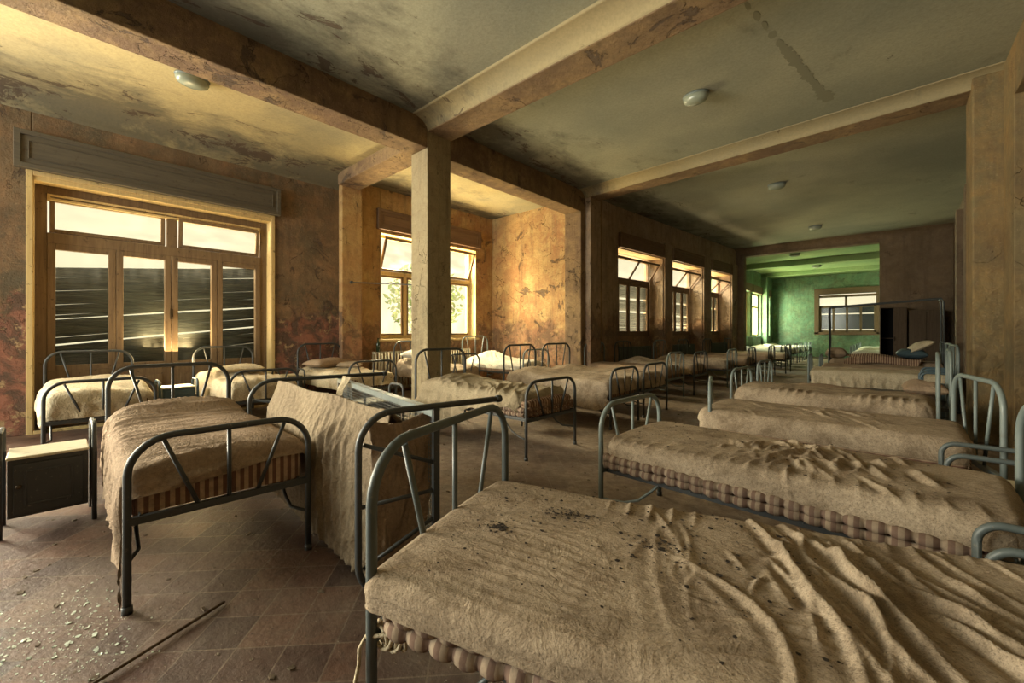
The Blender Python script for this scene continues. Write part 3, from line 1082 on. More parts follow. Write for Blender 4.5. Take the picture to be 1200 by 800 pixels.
def side_rails(L, W, rail, mat, lod):
    key = ('rails', round(L, 2), round(W, 2), rail, mat.name, lod)
    if key not in _cache:
        r = []
        for sg in (-1, 1):
            y = sg * (W / 2 - 0.045)
            mb = MB().box((0, y - 0.003, rail - 0.02), (L, y + 0.003, rail + 0.022))
            mb.box((0, min(y, y - sg * 0.035), rail - 0.02), (L, max(y, y - sg * 0.035), rail - 0.014))
            r.append(mb.mesh('side_rail', M_dark))
        br = []
        for x0, sx in ((0.0, 1), (L, -1)):
            for sg in (-1, 1):
                mb = MB()
                y = sg * (W / 2 - 0.05)
                pts = [(x0 + sx * (0.02 + 0.36 * (1 - math.cos(a))), y, rail - 0.02 - 0.16 * (1 - math.sin(a))) for a in np.linspace(0, PI / 2, 7)]
                pts = [(x0, sg * W / 2, rail - 0.19), (x0 + sx * 0.14, y, rail - 0.19), (x0 + sx * 0.24, y, rail - 0.15), (x0 + sx * 0.34, y, rail - 0.06), (x0 + sx * 0.38, y, rail - 0.015)]
                mb.tube(pts, 0.009, 6)
                br.append(mb.mesh('leg_brace', mat))
        _cache[key] = (r, br, wire_mesh(L, W, rail + 0.005, 0.06 if lod == 0 else 0.16).mesh('wire_base', M_wire))
    return _cache[key]


def bed_frame(label, x, y, ang, W=0.86, L=1.95, zf=0.80, zh=1.08, rail=0.40, mat=None, lod=0, twist=0.0, group=None, headtwist=0.0):
    mat = mat or M_dark
    root = empty('iron_bed', (x, y, 0), ang, label, 'bed', group)
    add_end(root, 'footboard', 0.0, W, zf, rail, mat, lod, twist)
    add_end(root, 'headboard', L, W, zh, rail, mat, lod, headtwist)
    rails, braces, wm = side_rails(L, W, rail, mat, lod)
    for m in rails:
        link('side_rail', m, root)
    for m in braces:
        link('leg_brace', m, root)
    link('wire_base', wm, root)
    return root


def top_soft(seed, amp=0.008, crown=0.015, L=1.9, W=0.84, extra=None):
    f1, f2 = Field(seed, 4.0), Field(seed + 1, 14.0)

    def fn(x, y):
        z = crown * (1 - np.abs(y / (W / 2)).clip(0, 1) ** 3) + amp * f1(x, y) + amp * 0.35 * f2(x, y)
        z = z + amp * 0.9 * ridges(x, y, 0.3 + seed, 0.11, seed + 3, 0.8)
        if extra is not None:
            z = z + extra(x, y)
        return z
    return fn


def pillow_mesh(lx, ly, h, seed=1, n=26):
    u = np.linspace(-1, 1, n)
    U, V = np.meshgrid(u, u, indexing='ij')
    prof = ((1 - np.abs(U) ** 3) * (1 - np.abs(V) ** 3)).clip(0) ** 0.5
    f = Field(seed, 9)
    X = U * lx / 2 * (1 - 0.08 * (1 - np.abs(V)))
    Y = V * ly / 2 * (1 - 0.06 * (1 - np.abs(U)))
    Z = h * (0.42 + 0.58 * prof) + 0.014 * f(X, Y) * prof + 0.012 * ridges(X, Y, seed, 0.07, seed, 0.8) * prof
    mb = MB()
    mb.grid(X, Y, Z)
    Zb = h * 0.42 - h * 0.42 * prof
    mb.grid(X, Y, Zb)
    return mb


M_roll = ticking_mat('edge_roll_ticking', 0, False, (0.33, 0.255, 0.185), (0.19, 0.125, 0.095))


def edge_rolls(root, L, W, zs, x0=0.03, rad=0.027, seed=1, sides=(-1,)):
    r = random.Random(seed)
    for k, z in enumerate(zs):
        for sg in sides:
            pts, rr = [], []
            n = int(L / 0.0125)
            off = r.uniform(0, 1)
            for i in range(n + 1):
                x = x0 + L * i / n
                b = abs(math.sin(PI * (x / 0.075 + off)))
                pts.append((x, sg * (W / 2 - 0.012 + 0.010 * b + 0.004 * math.sin(x * 9 + k)), z + 0.003 * math.sin(x * 13 + k * 2)))
                rr.append(rad * (0.70 + 0.32 * b))
            MB().tube(pts, rr, 10).build('edge_roll', M_roll, root)
        pts, rr = [], []
        n = int(W / 0.0125)
        for i in range(n + 1):
            y = -W / 2 + 0.015 + (W - 0.03) * i / n
            b = abs(math.sin(PI * y / 0.075))
            pts.append((x0 - 0.004 + 0.008 * (1 - b), y, z))
            rr.append(rad * (0.70 + 0.32 * b))
        MB().tube(pts, rr, 10).build('edge_roll', M_roll, root)


# ---------- right row
SW = 0.84
RIGHT = 'beds along the right wall'
# R1: nearest
r1 = bed_frame('nearest iron bed in the foreground with a dirt-speckled rucked sheet', -1.27, 1.07, math.radians(17), W=0.90, zf=0.955, zh=1.1, rail=0.40, mat=M_teal, group=None)


def r1_top(x, y):
    z = 0.012 * (1 - np.abs(y / .44).clip(0, 1) ** 3) + 0.005 * Field(2, 3.5)(x, y)
    right = 1 / (1 + np.exp(-(x - 0.95 + 0.35 * y) * 8))
    # long folds lying across the bed, uneven in place and strength
    z = z + folds(x, y, 5, 44, 1.30, 0.0, 0.30, 0.20, PI / 2 + 0.22, 0.10, 0.24, 0.012, 0.0155) * np.clip(right * 1.3, 0, 1)
    z = z + folds(x, y, 17, 34, 1.10, -0.05, 0.34, 0.22, PI / 2 + 0.05, 0.25, 0.10, 0.009, 0.0095) * np.clip(right * 1.5, 0, 1)
    z = z + folds(x, y, 23, 12, 0.9, -0.2, 0.25, 0.15, 0.25, 0.15, 0.16, 0.008, 0.007)
    # fine ribs running along the bed
    ph2 = (x * 0.16 + y) * PI / 0.036 + 2.4 * Field(8, 2.5)(x, y) + 0.8 * Field(88, 9)(x, y)
    z = z + 0.0034 * (1 - np.abs(np.sin(ph2))) ** 1.3 * (1 - 0.8 * right) * np.clip(.55 + .7 * Field(9, 4)(x, y), 0, 1.2)
    # short pleats along the far edge, some broken bumps near the middle
    far = np.exp(-((y - 0.37) / 0.09) ** 2) * np.clip((x - 0.45) / 0.3, 0, 1)
    z = z + 0.016 * far * (1 - np.abs(np.sin(x * PI / 0.075 + 1.6 * Field(12, 4)(x, y)))) ** 2 * np.clip(0.5 + 0.8 * Field(13, 6)(x, y), 0, 1.2)
    mid = blob(x, y, 0.95, 0.12, 0.2, 0.14)
    z = z + 0.018 * mid * np.clip(Field(14, 17)(x, y) - 0.2, 0, 1)
    return z


drape(0.99, 0.46, 0.045, 0.595, 0.055, 0.06, 0.075, 0.075, nx=320, ny=190, top=r1_top, rc=0.06, cx=0.965, seed=4, side_amp=0.002, side_k=30, flare=-0.05).build('bedsheet', M_sheet, r1).location = (0, -0.03, 0)
mattress_mesh(1.86, 0.85, 0.415, 0.475, 180, 70, top_soft(3, 0.004, 0.0), 0.016).build('lower_mattress', M_ticks, r1).location = (0.05, 0, 0)
mattress_mesh(1.88, 0.86, 0.476, 0.536, 140, 56, top_soft(4, 0.004, 0.0), 0.012).build('upper_mattress', M_ticks, r1).location = (0.04, 0.0, 0)

edge_rolls(r1, 1.80, 0.90, (0.445, 0.492), 0.06, 0.029, 1)
# R2
r2 = bed_frame('second right-hand bed, dusty slab mattress over a button-tufted one, pale grey footboard', -1.395, 2.86, math.radians(-4.5), W=0.80, L=1.90, zf=0.815, zh=0.97, mat=M_lite, rail=0.385, headtwist=math.radians(10))


def r2_top(x, y):
    z = 0.020 * (1 - np.abs(y / .42).clip(0, 1) ** 3) + 0.004 * Field(22, 3.0)(x, y)
    z = z + folds(x, y, 41, 26, 1.22, -0.12, 0.16, 0.15, PI / 2 + 0.35, 0.32, 0.12, 0.013, 0.019)
    z = z + folds(x, y, 43, 16, 0.80, 0.02, 0.13, 0.15, PI / 2, 0.35, 0.06, 0.012, 0.012)
    z = z + folds(x, y, 47, 14, 1.05, 0.25, 0.16, 0.08, PI / 2 + 0.5, 0.2, 0.10, 0.011, 0.013)
    # one long fold curling across the middle
    c = 0.98 + 0.35 * y + 0.25 * y * y
    z = z + 0.022 * np.exp(-((x - c) / 0.018) ** 2) * np.exp(-((y + 0.05) / 0.3) ** 2)
    e = np.exp(-((y + 0.36) / 0.09) ** 2)
    z = z + 0.010 * e * (1 - np.abs(np.sin(x * PI / 0.09 + Field(28, 5)(x, y)))) ** 1.6
    return z


drape(0.90, 0.42, 0.06, 0.60, 0.06, 0.06, 0.080, 0.08, nx=240, ny=120, top=r2_top, rc=0.12, cx=0.91, seed=9, side_amp=0.004, side_k=34, flare=-0.03).build('bedsheet', M_sheet, r2)
mattress_mesh(1.66, 0.81, 0.412, 0.465, 180, 60, top_soft(6, 0.004, 0.0), 0.016).build('lower_mattress', M_ticks, r2).location = (0.03, 0, 0)
mattress_mesh(1.66, 0.82, 0.466, 0.525, 180, 60, top_soft(7, 0.004, 0.0), 0.016).build('upper_mattress', M_ticks, r2).location = (0.05, 0, 0)

edge_rolls(r2, 1.62, 0.85, (0.437, 0.480), 0.05, 0.027, 2)
# R3
r3 = bed_frame('third right-hand bed with a taut dusty sheet, its footboard seen nearly edge-on', -1.30, 4.33, math.radians(-1), W=0.84, L=1.74, zf=0.835, zh=0.98, mat=M_lite, twist=math.radians(17), headtwist=math.radians(11))


def r3_top(x, y):
    z = 0.02 * (1 - np.abs(y / .43).clip(0, 1) ** 3)
    m = blob(x, y, 1.15, 0.0, 0.45, 0.3)
    return z + folds(x, y, 31, 24, 1.0, 0.05, 0.28, 0.16, PI / 2 + 0.7, 0.15, 0.16, 0.011, 0.011) + 0.004 * Field(33, 3.5)(x, y)


drape(0.85, 0.44, 0.07, 0.61, 0.07, 0.08, 0.12, 0.12, nx=150, ny=80, top=r3_top, rc=0.10, cx=0.86, seed=12, side_amp=0.003, side_k=30).build('bedsheet', M_sheet, r3)
mattress_mesh(1.64, 0.82, 0.41, 0.50, 120, 40, None, 0.014).build('mattress', M_ticks, r3).location = (0.05, 0, 0)

# R4
r4 = bed_frame('fourth right-hand bed with a thick rounded mattress and gathered sheet side', -1.44, 6.08, math.radians(-3), W=0.82, L=1.80, zf=0.83, mat=M_lite)


def r4_top(x, y):
    e = np.exp(-((y + 0.34) / 0.14) ** 2)
    z = 0.03 * (1 - np.abs(y / .43).clip(0, 1) ** 3) + 0.02 * blob(x, y, 0.2, 0, 0.3, 0.5)
    return z + 0.020 * e * (1 - np.abs(np.sin(x * PI / 0.085 + 1.2 * Field(41, 4)(x, y)))) ** 1.8 * np.clip((x - 0.3) * 3, 0, 1) * np.clip(0.6 + Field(42, 5)(x, y), 0, 1.2)


drape(0.88, 0.45, 0.10, 0.61, 0.12, 0.10, 0.18, 0.15, nx=150, ny=80, top=r4_top, rc=0.12, cx=0.90, seed=14, side_amp=0.004, side_k=26).build('bedsheet', M_sheet, r4)
mattress_mesh(1.70, 0.76, 0.41, 0.49, 50, 24).build('mattress', M_tick, r4).location = (0.05, 0, 0)

# R5
r5 = bed_frame('fifth right-hand bed with a thin crumpled sheet over bare dark mesh', -1.42, 7.35, math.radians(-2), W=0.84, zf=0.86, mat=M_lite)
drape(0.85, 0.40, 0.05, 0.50, 0.05, 0.05, 0.06, 0.06, nx=90, ny=46, top=top_soft(51, 0.022, 0.0), cx=1.0, seed=15, side_amp=0.01).build('bedsheet', M_sheetb, r5)
# R6
r6 = bed_frame('sixth right-hand bed with a pale gathered sheet hanging on its near side', -1.16, 10.0, math.radians(3), W=0.84, zf=0.86, mat=M_lite)
drape(0.95, 0.45, 0.06, 0.60, 0.08, 0.08, 0.25, 0.12, nx=110, ny=56, top=top_soft(61, 0.008, 0.01), cx=0.97, seed=16, side_amp=0.018, side_k=34).build('bedsheet', M_sheetp, r6)
mattress_mesh(1.84, 0.76, 0.41, 0.54, 40, 20).build('mattress', M_tick, r6).location = (0.05, 0, 0)
# R7
r7 = bed_frame('seventh right-hand bed under a flat brown blanket', -1.12, 11.35, math.radians(2), W=0.84, zf=0.80, mat=M_lite, lod=1)
drape(0.95, 0.44, 0.06, 0.60, 0.08, 0.08, 0.16, 0.12, nx=60, ny=34, top=top_soft(71, 0.008, 0.01), cx=0.97, seed=17, side_amp=0.008).build('blanket', M_sheetb, r7)
mattress_mesh(1.84, 0.76, 0.41, 0.54, 30, 16).build('mattress', M_tick, r7).location = (0.05, 0, 0)
# R8 with gallows frame
r8 = bed_frame('far right-hand bed fitted with a tall tubular overhead frame', -1.10, 12.9, math.radians(2), W=0.86, zf=0.84, mat=M_dark, lod=1)
drape(0.95, 0.44, 0.06, 0.64, 0.08, 0.08, 0.16, 0.12, nx=60, ny=34, top=top_soft(81, 0.012, 0.01), cx=0.97, seed=18, side_amp=0.008).build('blanket', M_sheetb, r8)
mattress_mesh(1.84, 0.76, 0.41, 0.58, 30, 16).build('mattress', M_tick, r8).location = (0.05, 0, 0)
g = MB()
for yy in (-0.30, 0.10):
    g.tube([(0.02, yy, 0.3), (0.0, yy, 1.86), (0.05, yy, 1.90), (1.90, yy, 2.02), (1.93, yy, 1.95), (1.95, yy, 0.3)], 0.016, 8)
for xx in (0.02, 1.9):
    g.tube([(xx, -0.30, 1.88 if xx < 1 else 2.0), (xx, 0.10, 1.88 if xx < 1 else 2.0)], 0.014, 6)
g.build('overhead_frame', M_dark, r8)
bl = MB()
nx, ny = 90, 40
U, V = np.meshgrid(np.linspace(0, 1.25, nx), np.linspace(-0.52, 0.36, ny), indexing='ij')
Zb = 0.075 + 0.028 * np.sin(U * 5 + V * 3) + 0.05 * blob(U, V, 0.55, 0.0, 0.4, 0.3) + 0.004 * np.sin(U * 2 * PI / 0.055)
drop_ = np.clip(-V - 0.40, 0, 1)
bl.grid(U - 0.06 * np.sin(V * 8), V + drop_ * 0.6, Zb - drop_ * 1.2)
o = bl.build('striped_blanket', M_tickx, None, 0, 0.02)
o.location = (-0.75, 12.75, 0.66)
tag(o, 'brown and cream striped wool blanket thrown over the bed with the overhead frame', 'blanket')
p = pillow_mesh(0.46, 0.62, 0.14, 5).build('pillow', M_sheetp, None)
p.location = (0.52, 12.75, 0.93); p.rotation_euler = (0, -0.55, 0.1)
tag(p, 'pale pillow leaning against the headboard at the foot of the right far wall', 'pillow')
p = pillow_mesh(0.52, 0.70, 0.22, 6).build('cushion', M_cabblue, None)
p.location = (0.35, 12.75, 0.72); p.rotation_euler = (0, 0.02, 0)
tag(p, 'dark blue folded cushion under the pale pillow on the far bed', 'cushion')
p = pillow_mesh(0.42, 0.58, 0.15, 8).build('pillow', M_sheetb, None)
p.location = (0.32, 7.3, 0.53)
tag(p, 'flat brown pillow on the thin crumpled sheet of the fifth right-hand bed', 'pillow')
p = pillow_mesh(0.42, 0.50, 0.26, 9).build('pillow', M_sheetb, None)
p.location = (-0.98, 13.0, 0.66)
tag(p, 'grey-brown pillow at the foot post of the overhead frame', 'pillow')

# ---------- middle row
# M1: bed with the striped mattress showing
m1 = bed_frame('iron bed at left front, beige sheet hanging to the floor, striped mattress at its foot', -2.60, 0.64, math.radians(178), W=0.80, zf=0.80, zh=1.02, rail=0.42)


def m1_top(x, y):
    z = 0.035 * (1 - np.abs(y / .42).clip(0, 1) ** 3)
    z = z + 0.085 * np.exp(-((x - 1.60) / 0.20) ** 2) * (1 - np.abs(y / .46).clip(0, 1) ** 4)
    z = z + 0.026 * ridges(x, y, 0.12, 0.12, 91, 1.0, 1.6) + 0.014 * ridges(x, y, -0.35, 0.05, 93, 0.9, 1.5)
    z = z + 0.018 * blob(x, y, 1.36, 0.1, 0.06, 0.5) * -1
    return z


drape(0.95, 0.425, 0.07, 0.64,
      dF=lambda q: 0.075 + 0.035 * np.clip(q / 0.4, -1, 1) + 0.012 * np.sin(q * 9) + 0.30 * np.clip((q - 0.36) / 0.07, 0, 1), dH=0.1,
      dL=lambda q: 0.20 + 0.02 * np.sin(q * 7),
      dR=lambda q: 0.36 + 0.16 * np.clip(-(q + 0.2), 0, 1) + 0.05 * np.clip((-0.78 - q) / 0.15, 0, 1) + 0.03 * np.sin(q * 5),
      nx=190, ny=110, top=m1_top, rc=0.07, cx=1.0, seed=21, side_amp=0.008, side_k=15, flare=0.0).build('bedsheet', M_sheetb, m1)
mattress_mesh(1.84, 0.77, 0.425, 0.60, 60, 50, None, 0.008).build('mattress', M_tick, m1).location = (0.045, 0, 0)

# M2: bed tipped on its side
m2 = empty('iron_bed', (-1.70, 1.78, 0), math.radians(169), 'iron bed tipped onto its side, wire base exposed, behind the nearest footboard', 'bed')
tip = Matrix.Rotation(PI / 2, 4, 'X')


def tipped(name, mesh, mat_loc=(0, 0, 0), twist=0.0):
    o = link(name, mesh, m2)
    # bed upright coordinates -> lying on one long side: old z becomes +y(local) so that the arches point to the aisle window
    o.matrix_local = Matrix.Translation((mat_loc[0], 0, 0.47)) @ Matrix.Rotation(twist, 4, 'Z') @ Matrix(((1, 0, 0, 0), (0, 0, 1, 0), (0, 1, 0, 0), (0, 0, 0, 1)))
    return o


for nm, x, hgt in (('footboard', 0.0, 0.82), ('headboard', 1.87, 1.10)):
    a, c, bars, caps = end_frame(0.88, hgt, 0.42, M_dark if x == 0 else M_dark, 0)
    o = tipped(nm, a, (x, 0, 0))
    link('cross_rail', c, o)
    for b in bars:
        link('infill_bar', b, o)
    for k in caps:
        link('foot_cap', k, o)
for sg, mt in ((1, M_lite), (-1, M_dark)):
    mb = MB().box((0.0, sg * 0.415, 0.39), (1.87, sg * 0.422, 0.44))
    mb.box((0.0, sg * 0.385, 0.434), (1.87, sg * 0.42, 0.44))
    tipped('side_rail', mb.mesh('side_rail', mt))
tipped('wire_base', wire_mesh(1.87, 0.82, 0.41, 0.022).mesh('fine_wire_base', M_wire))

# mattress leaning against it, and the loose sheet over it
mt = MB()
n1, n2 = 60, 40
S_ = np.linspace(0, 1, n1)
A_ = np.linspace(0, 2 * PI, n2)
S2, A2 = np.meshgrid(S_, A_, indexing='ij')


def path_pt(s):
    # world x from -3.45 (far) to -1.85 (near)
    return -3.5 + 1.62 * s


def over(name, mat, x0, x1, y_top, z_top, y_left, z_left, y_right, z_right, nx, nv, seed, amp, label, cat, thick=0.012, hem=0.0, spread=0.0, lean=0.0):
    """cloth hanging over a ridge that runs along x"""
    u = np.linspace(0, 1, nx)
    v = np.linspace(-1, 1, nv)
    U, V = np.meshgrid(u, v, indexing='ij')
    X = x0 + (x1 - x0) * U
    f, f2 = Field(seed, 5.0), Field(seed + 1, 14.0)
    yt = y_top(U); zt = z_top(U)
    yl = y_left(U); zl = z_left(U)
    yr = y_right(U); zr = z_right(U)
    a = np.abs(V)
    left = V < 0
    yt0 = yt
    Yl = yt - (1 - np.cos(np.clip(a * 4.5, 0, PI / 2))) * 0.07 + (yl - (yt - 0.07)) * np.clip((a - 0.3) / 0.7, 0, 1) ** 1.3
    Yr = yt + (1 - np.cos(np.clip(a * 4.5, 0, PI / 2))) * 0.10 + (yr - (yt + 0.10)) * np.clip((a - 0.3) / 0.7, 0, 1)
    Y = np.where(left, Yl, Yr)
    dn = np.clip((a - 0.05) / 0.95, 0, 1) ** 1.15
    Z = np.where(left, zt + (zl - zt) * dn, zt + (zr - zt) * dn)
    w = np.clip(a * 2.0, 0.25, 1)
    d = amp * (1.2 * ridges(U * 1.7, V * 0.55, 0.12, 0.10, seed, 0.5, 1.5) + 0.35 * (f(X, Z) + 1) + 0.7 * ridges(U * 1.7, V * 0.8, -0.4, 0.07, seed + 5, 0.8, 1.5))
    Y = Y + np.where(left, -d, 0.3 * d) * w
    Z = Z + 0.25 * d * (1 - a)
    X = X + spread * a * (U - 0.5) + lean * a * left
    mb = MB().grid(X, Y, Z)
    o = mb.build(name, mat, None, 0, thick)
    tag(o, label, cat)
    return o


c_ = lambda v: (lambda u: v + 0 * u)
# thick mattress standing on its edge
u = np.linspace(0, 1, 50)
A = np.linspace(0, 2 * PI, 34)
U, AA = np.meshgrid(u, A, indexing='ij')
ca, sa = np.cos(AA), np.sin(AA)
sq = lambda q, p: np.sign(q) * np.abs(q) ** p
endf = (1 - np.abs(2 * U - 1) ** 12).clip(0.02) ** 0.5
Xm = -3.45 + 1.47 * U
Ym = 1.245 + 0.06 * sq(ca, 0.6) * endf + 0.02 * Field(3, 4)(Xm, sa)
Zm = 0.40 + 0.37 * sq(sa, 0.5) * endf + 0.012 * Field(6, 6)(Xm, ca) - 0.05 * U
o = MB().grid(Xm, Ym, Zm).build('mattress', M_tick)
tag(o, 'striped mattress standing on its long edge under the sheet against the tipped bed', 'mattress')
over('bedsheet', sheet_mat('draped_grey_sheet', (0.36, 0.285, 0.19), (0.26, 0.20, 0.135), 0.5), -3.54, -1.94,
     lambda u: 1.20 + 0.0 * u, lambda u: 0.92 - 0.035 * u - 0.005 * np.sin(u * PI) + 0.008 * np.sin(u * 13),
     lambda u: 1.13 - 0.02 * u, lambda u: 0.015 + 0.16 * (1 - u) ** 2,
     lambda u: 1.32 + 0 * u, lambda u: 0.62 - 0.1 * u,
     170, 140, 15, 0.022, 'large crumpled grey-beige sheet draped from the tipped bed down to the floor', 'bedsheet', 0.006, spread=0.04)
# brown pillowcase-like cloth closing the near end, hooked up on the rail
uu = np.linspace(0, 1, 46)
vv = np.linspace(0, 1, 60)
U, V = np.meshgrid(uu, vv, indexing='ij')
X = -1.955 + 0.075 * U + 0.012 * np.sin(U * 7) + 0.018 * Field(8, 6)(U, V) * (0.3 + V) - 0.02 * V
Y = 1.06 + 0.36 * U + 0.03 * np.sin(V * 5) - 0.10 * V * (U - 0.5)
Z = (0.865 + 0.02 * U - 0.05 * np.sin(U * PI)) * (1 - V) + 0.02 * V
X = X + 0.025 * ridges(U, V, 0.2, 0.16, 12, 0.9, 1.5)
o = MB().grid(X, Y, Z).build('bedsheet', M_sheetb, None, 0, 0.006)
tag(o, 'orange-brown sheet knotted to the rail at the near end of the tipped bed', 'bedsheet')
# thin white strip of sheet over the far end of the rail
U, V = np.meshgrid(np.linspace(0, 1, 16), np.linspace(0, 1, 40), indexing='ij')
X = -3.38 + 0.13 * U + 0.5 * V ** 1.6 + 0.01 * np.sin(V * 20)
Y = 1.66 - 0.30 * V + 0.01 * np.sin(U * 9 + V * 6) - 0.02
Z = 0.935 - 0.12 * V - 0.10 * np.sin(V * PI) + 0.012 * np.sin(U * 12) * V
o = MB().grid(X, Y, Z).build('cloth_strip', M_sheetp, None, 0, 0.004)
tag(o, 'pale strip of cloth hanging over the far end of the tipped bed', 'cloth')

# M3
m3 = bed_frame('iron bed in the middle with a loose wavy sheet slipping off its near side', -2.72, 3.66, math.radians(179), W=0.86, zf=0.79, zh=1.06)


def m3_top(x, y):
    z = 0.05 * (1 - np.abs(y / .44).clip(0, 1) ** 3) + 0.07 * blob(x, y, 1.5, 0.05, 0.30, 0.40)
    return z + 0.030 * ridges(x, y, 0.15, 0.16, 101, 1.0, 1.4) + 0.020 * ridges(x, y, 0.8, 0.12, 105, 1.0, 1.5)


drape(0.92, 0.44, 0.08, 0.62,
      dF=lambda q: 0.04 + 0 * q, dH=0.15,
      dL=0.12, dR=lambda q: 0.10 + 0.20 * np.exp(-((q - 0.25) / 0.42) ** 2) + 0.16 * np.clip(q, 0, 1) + 0.03 * np.sin(q * 11),
      nx=150, ny=90, top=m3_top, rc=0.10, cx=1.0, seed=31, side_amp=0.022, side_k=13, flare=0.22).build('bedsheet', sheet_mat('grey_sheet', (0.43, 0.36, 0.245), (0.33, 0.27, 0.18), 0.4), m3)
mattress_mesh(1.84, 0.80, 0.42, 0.585, 120, 50, top_soft(9, .006, .02), 0.014).build('mattress', M_tick, m3).location = (0.02, 0, 0)

edge_rolls(m3, 1.75, 0.84, (0.45, 0.50), 0.03, 0.028, 3, (1,))
# M4, M5
m4 = bed_frame('bed behind the wavy-sheeted one, its sheet hanging in a smooth skirt', -2.76, 5.42, math.radians(180), W=0.82, zf=0.80, zh=1.08)
drape(0.94, 0.43, 0.07, 0.63, dF=0.14, dH=0.12, dL=0.16, dR=lambda q: 0.33 + 0.03 * np.sin(q * 8), nx=110, ny=70,
      top=top_soft(111, 0.016, 0.03, extra=lambda x, y: 0.08 * blob(x, y, 1.6, 0, 0.22, 0.4)), rc=0.07, cx=0.97, seed=33, side_amp=0.012, side_k=22, flare=0.05).build('bedsheet', M_sheet, m4)
mattress_mesh(1.84, 0.76, 0.41, 0.58, 40, 24).build('mattress', M_tick, m4).location = (0.03, 0, 0)
m5 = bed_frame('bed next to the pier with a humped beige blanket', -2.78, 6.50, math.radians(180), W=0.88, zf=0.80, zh=1.08)
drape(0.94, 0.43, 0.07, 0.62, dF=0.16, dH=0.12, dL=0.14, dR=0.15, nx=80, ny=50,
      top=top_soft(113, 0.014, 0.03, extra=lambda x, y: 0.07 * blob(x, y, 1.6, 0, 0.22, 0.4)), rc=0.07, cx=0.97, seed=34, side_amp=0.008, side_k=22).build('bedsheet', M_sheet, m5)
mattress_mesh(1.84, 0.76, 0.41, 0.58, 40, 24).build('mattress', M_tick, m5).location = (0.03, 0, 0)

far_sheets = [drape(0.94, 0.42, 0.07, 0.61, dF=0.10, dH=0.10, dL=0.14, dR=0.14, nx=50, ny=30, top=top_soft(120 + i, 0.012, 0.03, extra=(lambda x, y, i=i: 0.09 * blob(x, y, 1.55, 0, 0.24, 0.4) * (i % 2))), rc=0.07, cx=0.97, seed=40 + i, side_amp=0.006).mesh('bedsheet', m) for i, m in enumerate((M_sheetb, M_sheet, M_sheetp, M_sheetw))]
far_matt = mattress_mesh(1.84, 0.76, 0.41, 0.57, 26, 14).mesh('mattress', M_tick)


def far_bed(label, x, y, deg, si, mat=M_dark, group=None, mattress=True, zf=0.82, W=0.84, sheet=True):
    k = 1.0
    if x is None:      # stands with its head just off the oblique window wall
        k = 0.92
        x = RA.x + rd.x / rd.y * (y - RA.y) + 0.10 + 1.95 * k
    r = bed_frame(label, x, y, math.radians(deg), W=W, L=1.95 * k, zf=zf, zh=1.08, mat=mat, lod=1, group=group)
    if sheet:
        link('bedsheet', far_sheets[si], r).scale = (k, 1, 1)
    if mattress:
        o = link('mattress', far_matt, r)
        o.location = (0.03, 0, 0)
        o.scale = (k, 1, 1)
    return r


far_bed('pale grey bed with a bright white-sided base below the first niche window', None, 8.15, 180, 0, M_lite, zf=0.90)
far_bed('bed under the gap between the first and second niche windows, humped pillow', None, 9.3, 180, 1, M_dark, zf=0.88)
far_bed('bed below the second niche window with a rumpled beige cover', None, 11.1, 180, 1, M_lite, zf=0.88)
far_bed('bed past the second niche window with a flat brown cover', None, 12.5, 180, 0, M_dark, zf=0.88)
far_bed('bed below the third niche window in the dim far corner', None, 14.2, 180, 0, M_dark, zf=0.9)
far_bed('last bed of the left row before the partition opening', None, 15.9, 180, 2, M_dark, zf=0.9)

# ---------- window aisle
a1 = bed_frame('bed under the left part of the large shuttered window, cream bedspread', -6.12, 0.38, math.radians(180), W=0.84, zf=0.80, zh=1.04)
drape(0.94, 0.44, 0.08, 0.66, dF=0.20, dH=0.15, dL=0.22, dR=0.26, nx=100, ny=60, top=top_soft(131, 0.018, 0.03, extra=lambda x, y: 0.05 * blob(x, y, 1.5, 0, 0.3, 0.4)), rc=0.10, cx=0.97, seed=50, side_amp=0.010, side_k=18, flare=0.03).build('bedspread', M_sheetp, a1)
mattress_mesh(1.84, 0.76, 0.41, 0.60, 30, 18).build('mattress', M_tick, a1).location = (0.03, 0, 0)
a2 = bed_frame('bed under the right part of the large shuttered window with a turned-down bedspread', -6.12, 1.92, math.radians(180), W=0.82, zf=0.80, zh=1.06)
drape(0.94, 0.43, 0.08, 0.64, dF=0.18, dH=0.15, dL=0.22, dR=0.24, nx=90, ny=56, top=top_soft(133, 0.016, 0.03, extra=lambda x, y: 0.07 * blob(x, y, 1.55, 0, 0.2, 0.35)), rc=0.10, cx=0.97, seed=52, side_amp=0.010, side_k=18).build('bedspread', M_sheetp, a2)
mattress_mesh(1.84, 0.76, 0.41, 0.58, 30, 18).build('mattress', M_tick, a2).location = (0.03, 0, 0)
a3 = bed_frame('bed against the reddish flaking wall with tangled bedding', -6.10, 3.46, math.radians(180), W=0.82, zf=0.84, zh=1.08)
drape(0.94, 0.43, 0.08, 0.64, dF=0.16, dH=0.15, dL=0.22, dR=0.22, nx=90, ny=56, top=top_soft(135, 0.03, 0.03), rc=0.08, cx=0.97, seed=54, side_amp=0.014, side_k=18).build('bedspread', M_sheetp, a3)
mattress_mesh(1.84, 0.76, 0.41, 0.58, 30, 18).build('mattress', M_tick, a3).location = (0.03, 0, 0)
a4 = bed_frame('bed in the window bay just behind the column', -6.05, 5.32, math.radians(180), W=0.82, L=1.76, zf=0.88, zh=1.10)
drape(0.86, 0.43, 0.08, 0.62, dF=0.2, dH=0.1, dL=0.2, dR=0.2, nx=70, ny=44, top=top_soft(137, 0.03, 0.03, extra=lambda x, y: 0.10 * blob(x, y, 1.5, 0, 0.3, 0.4)), rc=0.08, cx=0.87, seed=56, side_amp=0.012).build('bedspread', M_sheet, a4)
